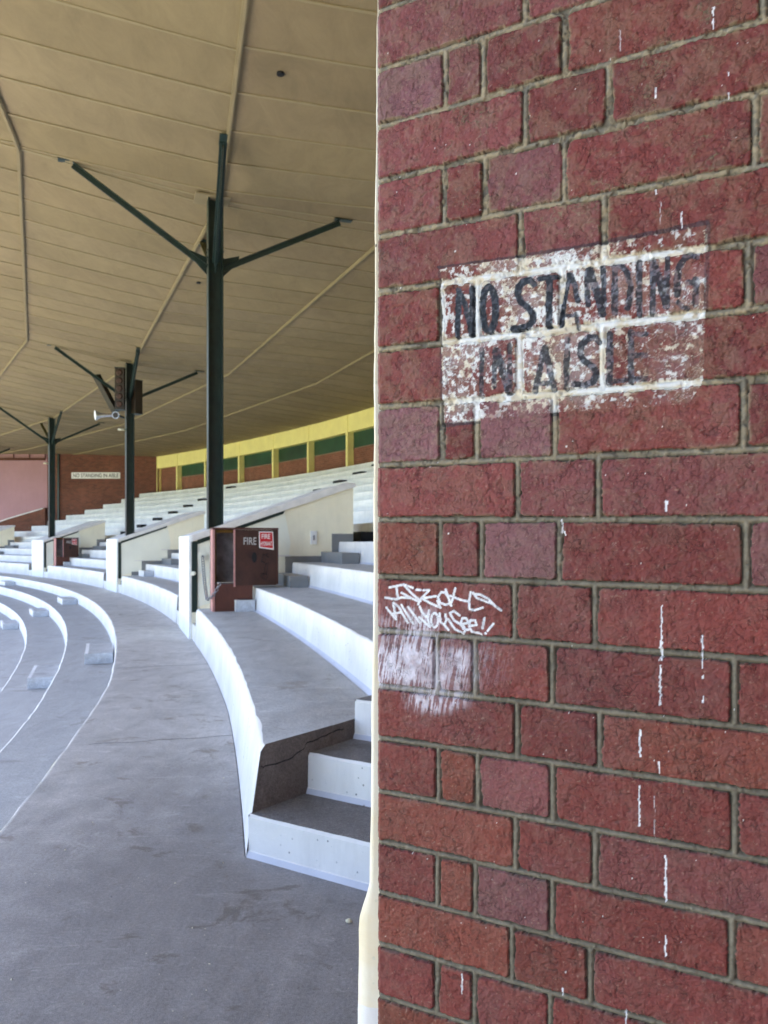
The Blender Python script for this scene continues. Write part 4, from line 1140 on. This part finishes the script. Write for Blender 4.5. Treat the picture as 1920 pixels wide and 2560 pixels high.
# ------------------------------------------------------------------ end wall
EW=48.4
def build_end():
    root=empty('end_wall',(-20,EW,0)); bpy.context.view_layer.update()
    tag(root,'far end wall of dark red brick with a faded pink panel at the left','end wall')
    X=lambda x:(x-PCX)/F*EW
    Z=lambda y:EYE+(HOR-y)/F*EW
    def uvp(o):
        uv=o.data.uv_layers.new(name='UVMap')
        for l in o.data.loops:
            c=o.data.vertices[l.vertex_index].co; uv.data[l.index].uv=(c.x+c.y,c.z)
    m=MB(); m.box(((X(118)+X(396))/2,EW+.15,1.2),X(396)-X(118),.3,12.4); o=m.build('brickwork',M['brickfar'],root); uvp(o)
    m=MB(); m.box(((X(118)-60)/2,EW+.25,1.2),60+X(118),.3,12.4); o=m.build('pink_wall',M['pinkwall'],root)
    m=MB(); m.box(((X(112)-60)/2,EW+.02,Z(1148)),60+X(112),.14,.13); m.build('cross_beam',M['brownbeam'],root)
    # panels above the beam
    m=MB(); x=X(112)
    while x>-30: m.box((x,EW+.06,(Z(1146)+CEIL)/2+.1),.03,.08,CEIL-Z(1146)+.2); x-=.98
    m.build('panel_joint',M['brownbeam'],root)
    m=MB(); 
    for y in (1203,1252): m.box(((X(112)-40)/2,EW+.097,Z(y)),40+X(112),.008,.012)
    m.build('panel_seam',M['pinkwall'],root)
    # painted notice
    x0,x1,z0,z1=X(179),X(300.5),Z(1196.5),Z(1181); m=MB(); m.box(((x0+x1)/2,EW-.012,(z0+z1)/2),x1-x0,.02,z1-z0); nb=m.build('notice_board',M['signwhite'],root)
    text_mesh('NO STANDING IN AISLE','notice_lettering',M['black'],nb,(x0+.10,EW-.024,z0+.075),(1,0,0),(0,0,1),z1-z0-.15,x1-x0-.2)
    # stains of lime
    m=MB(); m.box((X(147),EW-.06,2.5),.11,.10,9.2); m.build('downpipe',M['green'],root)
    # raking brick balustrade with coping in front of the pink wall
    m=MB(); pts=[(X(-260),-4),(X(118),-4),(X(118),Z(1270)),(X(112),Z(1273)),(X(27),Z(1298)),(X(-30),Z(1318)),(X(-260),Z(1400))]
    m.prism([Vector((x,EW-.3,z)) for x,z in pts],(0,.28,0)); o=m.build('raking_brick_wall',M['brickfar'],root); uvp(o)
    m=MB(); m.prism([Vector((x,EW-.34,z)) for x,z in ((X(-260),Z(1400)),(X(-30),Z(1318)),(X(27),Z(1298)),(X(112),Z(1273)),(X(112),Z(1273)+.07),(X(27),Z(1298)+.07),(X(-30),Z(1318)+.07),(X(-260),Z(1400)+.07))],(0,.34,0)); m.build('raking_coping',M['coping'],root)
build_end()

# ------------------------------------------------------------------ unseen brick wall added behind the camera to shade the near end
def build_shade_wall():
    root=empty('added_shade_wall',(6,-4,0)); bpy.context.view_layer.update()
    tag(root,'tall red brick wall added unseen behind the viewer to shade the near end','end wall')
    m=MB(); m.box((7.2,-4.0,1.2),17.6,.3,12.4); o=m.build('brickwork',M['brickfar'],root)
    uv=o.data.uv_layers.new(name='UVMap')
    for l in o.data.loops:
        c=o.data.vertices[l.vertex_index].co; uv.data[l.index].uv=(c.x+c.y,c.z)
    m=MB(); m.box((-1.62,-4.0,1.2),.10,.34,12.4); m.build('white_edge',M['pierwhite'],root)
build_shade_wall()

# ------------------------------------------------------------------ small litter
def pebble(x,y,z,r,label,name='pebble',mat='pvc',flat=.6):
    bm=bmesh.new(); bmesh.ops.create_icosphere(bm,subdivisions=3,radius=r)
    for v in bm.verts:
        n=float(vnoise(np.array([v.co.x/r*1.7+9]),np.array([v.co.y/r*1.7+v.co.z/r*3+9]),8)[0]); v.co*=.8+.4*n; v.co.z*=flat
    me=bpy.data.meshes.new(name); bm.to_mesh(me); bm.free(); me.materials.append(M[mat]); 
    for p in me.polygons: p.use_smooth=True
    o=bpy.data.objects.new(name,me); o.location=(x,y,z+r*flat*.8); link(o); tag(o,label,name); return o
def gp(px,py,z=0): Y=F*(EYE-z)/(py-HOR); return (px-PCX)/F*Y,Y
x,y=gp(872,2306); pebble(x,y,0,.013,'small cream stone on the walkway beside the pillar plinth')
x,y=gp(474,1597); pebble(x,y,0,.035,'crumpled white paper scrap at the foot of the nearest dividing wall','paper_scrap','signwhite',.4)

def grit():
    rs=random.Random(11); m=MB()
    for _ in range(420):
        Y=1.9+abs(rs.gauss(0,2.2)); X=rs.uniform(-2.2,.3)-.12*max(0,Y-3); r=math.hypot(X-CX,Y-CY)
        if not (76.0<r<76.95) and not (Y<3.2 and X<.6 and r>76.0): continue
        q=rs.uniform(.0012,.0034)*(1.0 if rs.random()<.93 else 2.2); a=rs.uniform(0,6.28); h=q*rs.uniform(.5,1.0)
        b=[(X+q*math.cos(a+k*1.57)*rs.uniform(.7,1.3),Y+q*math.sin(a+k*1.57)*rs.uniform(.7,1.3),.0005) for k in range(4)]
        top=(X,Y,h+.0005)
        for k in range(4): m.poly([b[k],b[(k+1)%4],top],0 if rs.random()<.55 else 1)
    o=m.build('grit',[M['pvc'],M['skirt']],merge=False); tag(o,'scattered fine grit lying on the walkway',kind='stuff')
grit()

# ------------------------------------------------------------------ field and surroundings
def ground():
    t=NT('field_grass'); c=t.ramp(t.noise(.3,6,.6),[(.3,(.10,.13,.04)),(.7,(.17,.20,.08))]); t.done(c,.9,t.bump(t.noise(8,4,.6),.4,.03),.2)
    m=MB(); S=900; m.poly([(-S,-S,-5.0),(S,-S,-5.0),(S,S,-5.0),(-S,S,-5.0)]); o=m.build('ground',t.m); tag(o,'open grass field below the stand','field',kind='structure')
    t=concrete('apron_concrete',(.42,.40,.36),.15,.2,.2)
    m=MB()
    for a in range(-70,80,3): m.poly([P(52,a,-4.96),P(52,a+3,-4.96),P(66.5,a+3,-4.96),P(66.5,a,-4.96)])
    o=m.build('apron',t); tag(o,'pale concrete apron in front of the stand','apron',kind='structure')
ground()

# ------------------------------------------------------------------ light, camera, output
SUN_EL,SUN_AZ=50,70     # azimuth measured from +X towards +Y : behind the roof
w=bpy.data.worlds.new('World'); sc.world=w; w.use_nodes=True; nt=w.node_tree
sky=nt.nodes.new('ShaderNodeTexSky'); sky.sky_type='NISHITA'; sky.sun_disc=False; sky.sun_elevation=R_(SUN_EL); sky.dust_density=4.0; sky.ozone_density=.4; sky.air_density=.8
sd=Vector((math.cos(R_(SUN_EL))*math.cos(R_(SUN_AZ)),math.cos(R_(SUN_EL))*math.sin(R_(SUN_AZ)),math.sin(R_(SUN_EL))))
sky.sun_rotation=math.atan2(sd.x,sd.y)
nt.links.new(sky.outputs[0],nt.nodes['Background'].inputs[0]); nt.nodes['Background'].inputs[1].default_value=.15
L=bpy.data.lights.new('sun','SUN'); L.energy=4.5; L.angle=R_(.5); L.color=(1,.95,.87)
lo=bpy.data.objects.new('sun',L); COL.objects.link(lo); lo.rotation_euler=sd.to_track_quat('Z','Y').to_euler()

cam=bpy.data.cameras.new('camera'); co=bpy.data.objects.new('camera',cam); COL.objects.link(co); sc.camera=co
co.location=(0,0,EYE); co.rotation_euler=(R_(90),0,0)
cam.sensor_fit='VERTICAL'; cam.sensor_height=24; cam.lens=24*F/2560; cam.shift_y=(HOR-1280)/2560
cam.clip_start=.05; cam.clip_end=3000
cam.dof.use_dof=True; cam.dof.focus_distance=1.08; cam.dof.aperture_fstop=8.5
sc.render.resolution_x=768; sc.render.resolution_y=1024
sc.view_settings.view_transform='Standard'; sc.view_settings.look='None'; sc.view_settings.gamma=1; sc.view_settings.exposure=2.95
sc.cycles.max_bounces=10; sc.cycles.diffuse_bounces=6
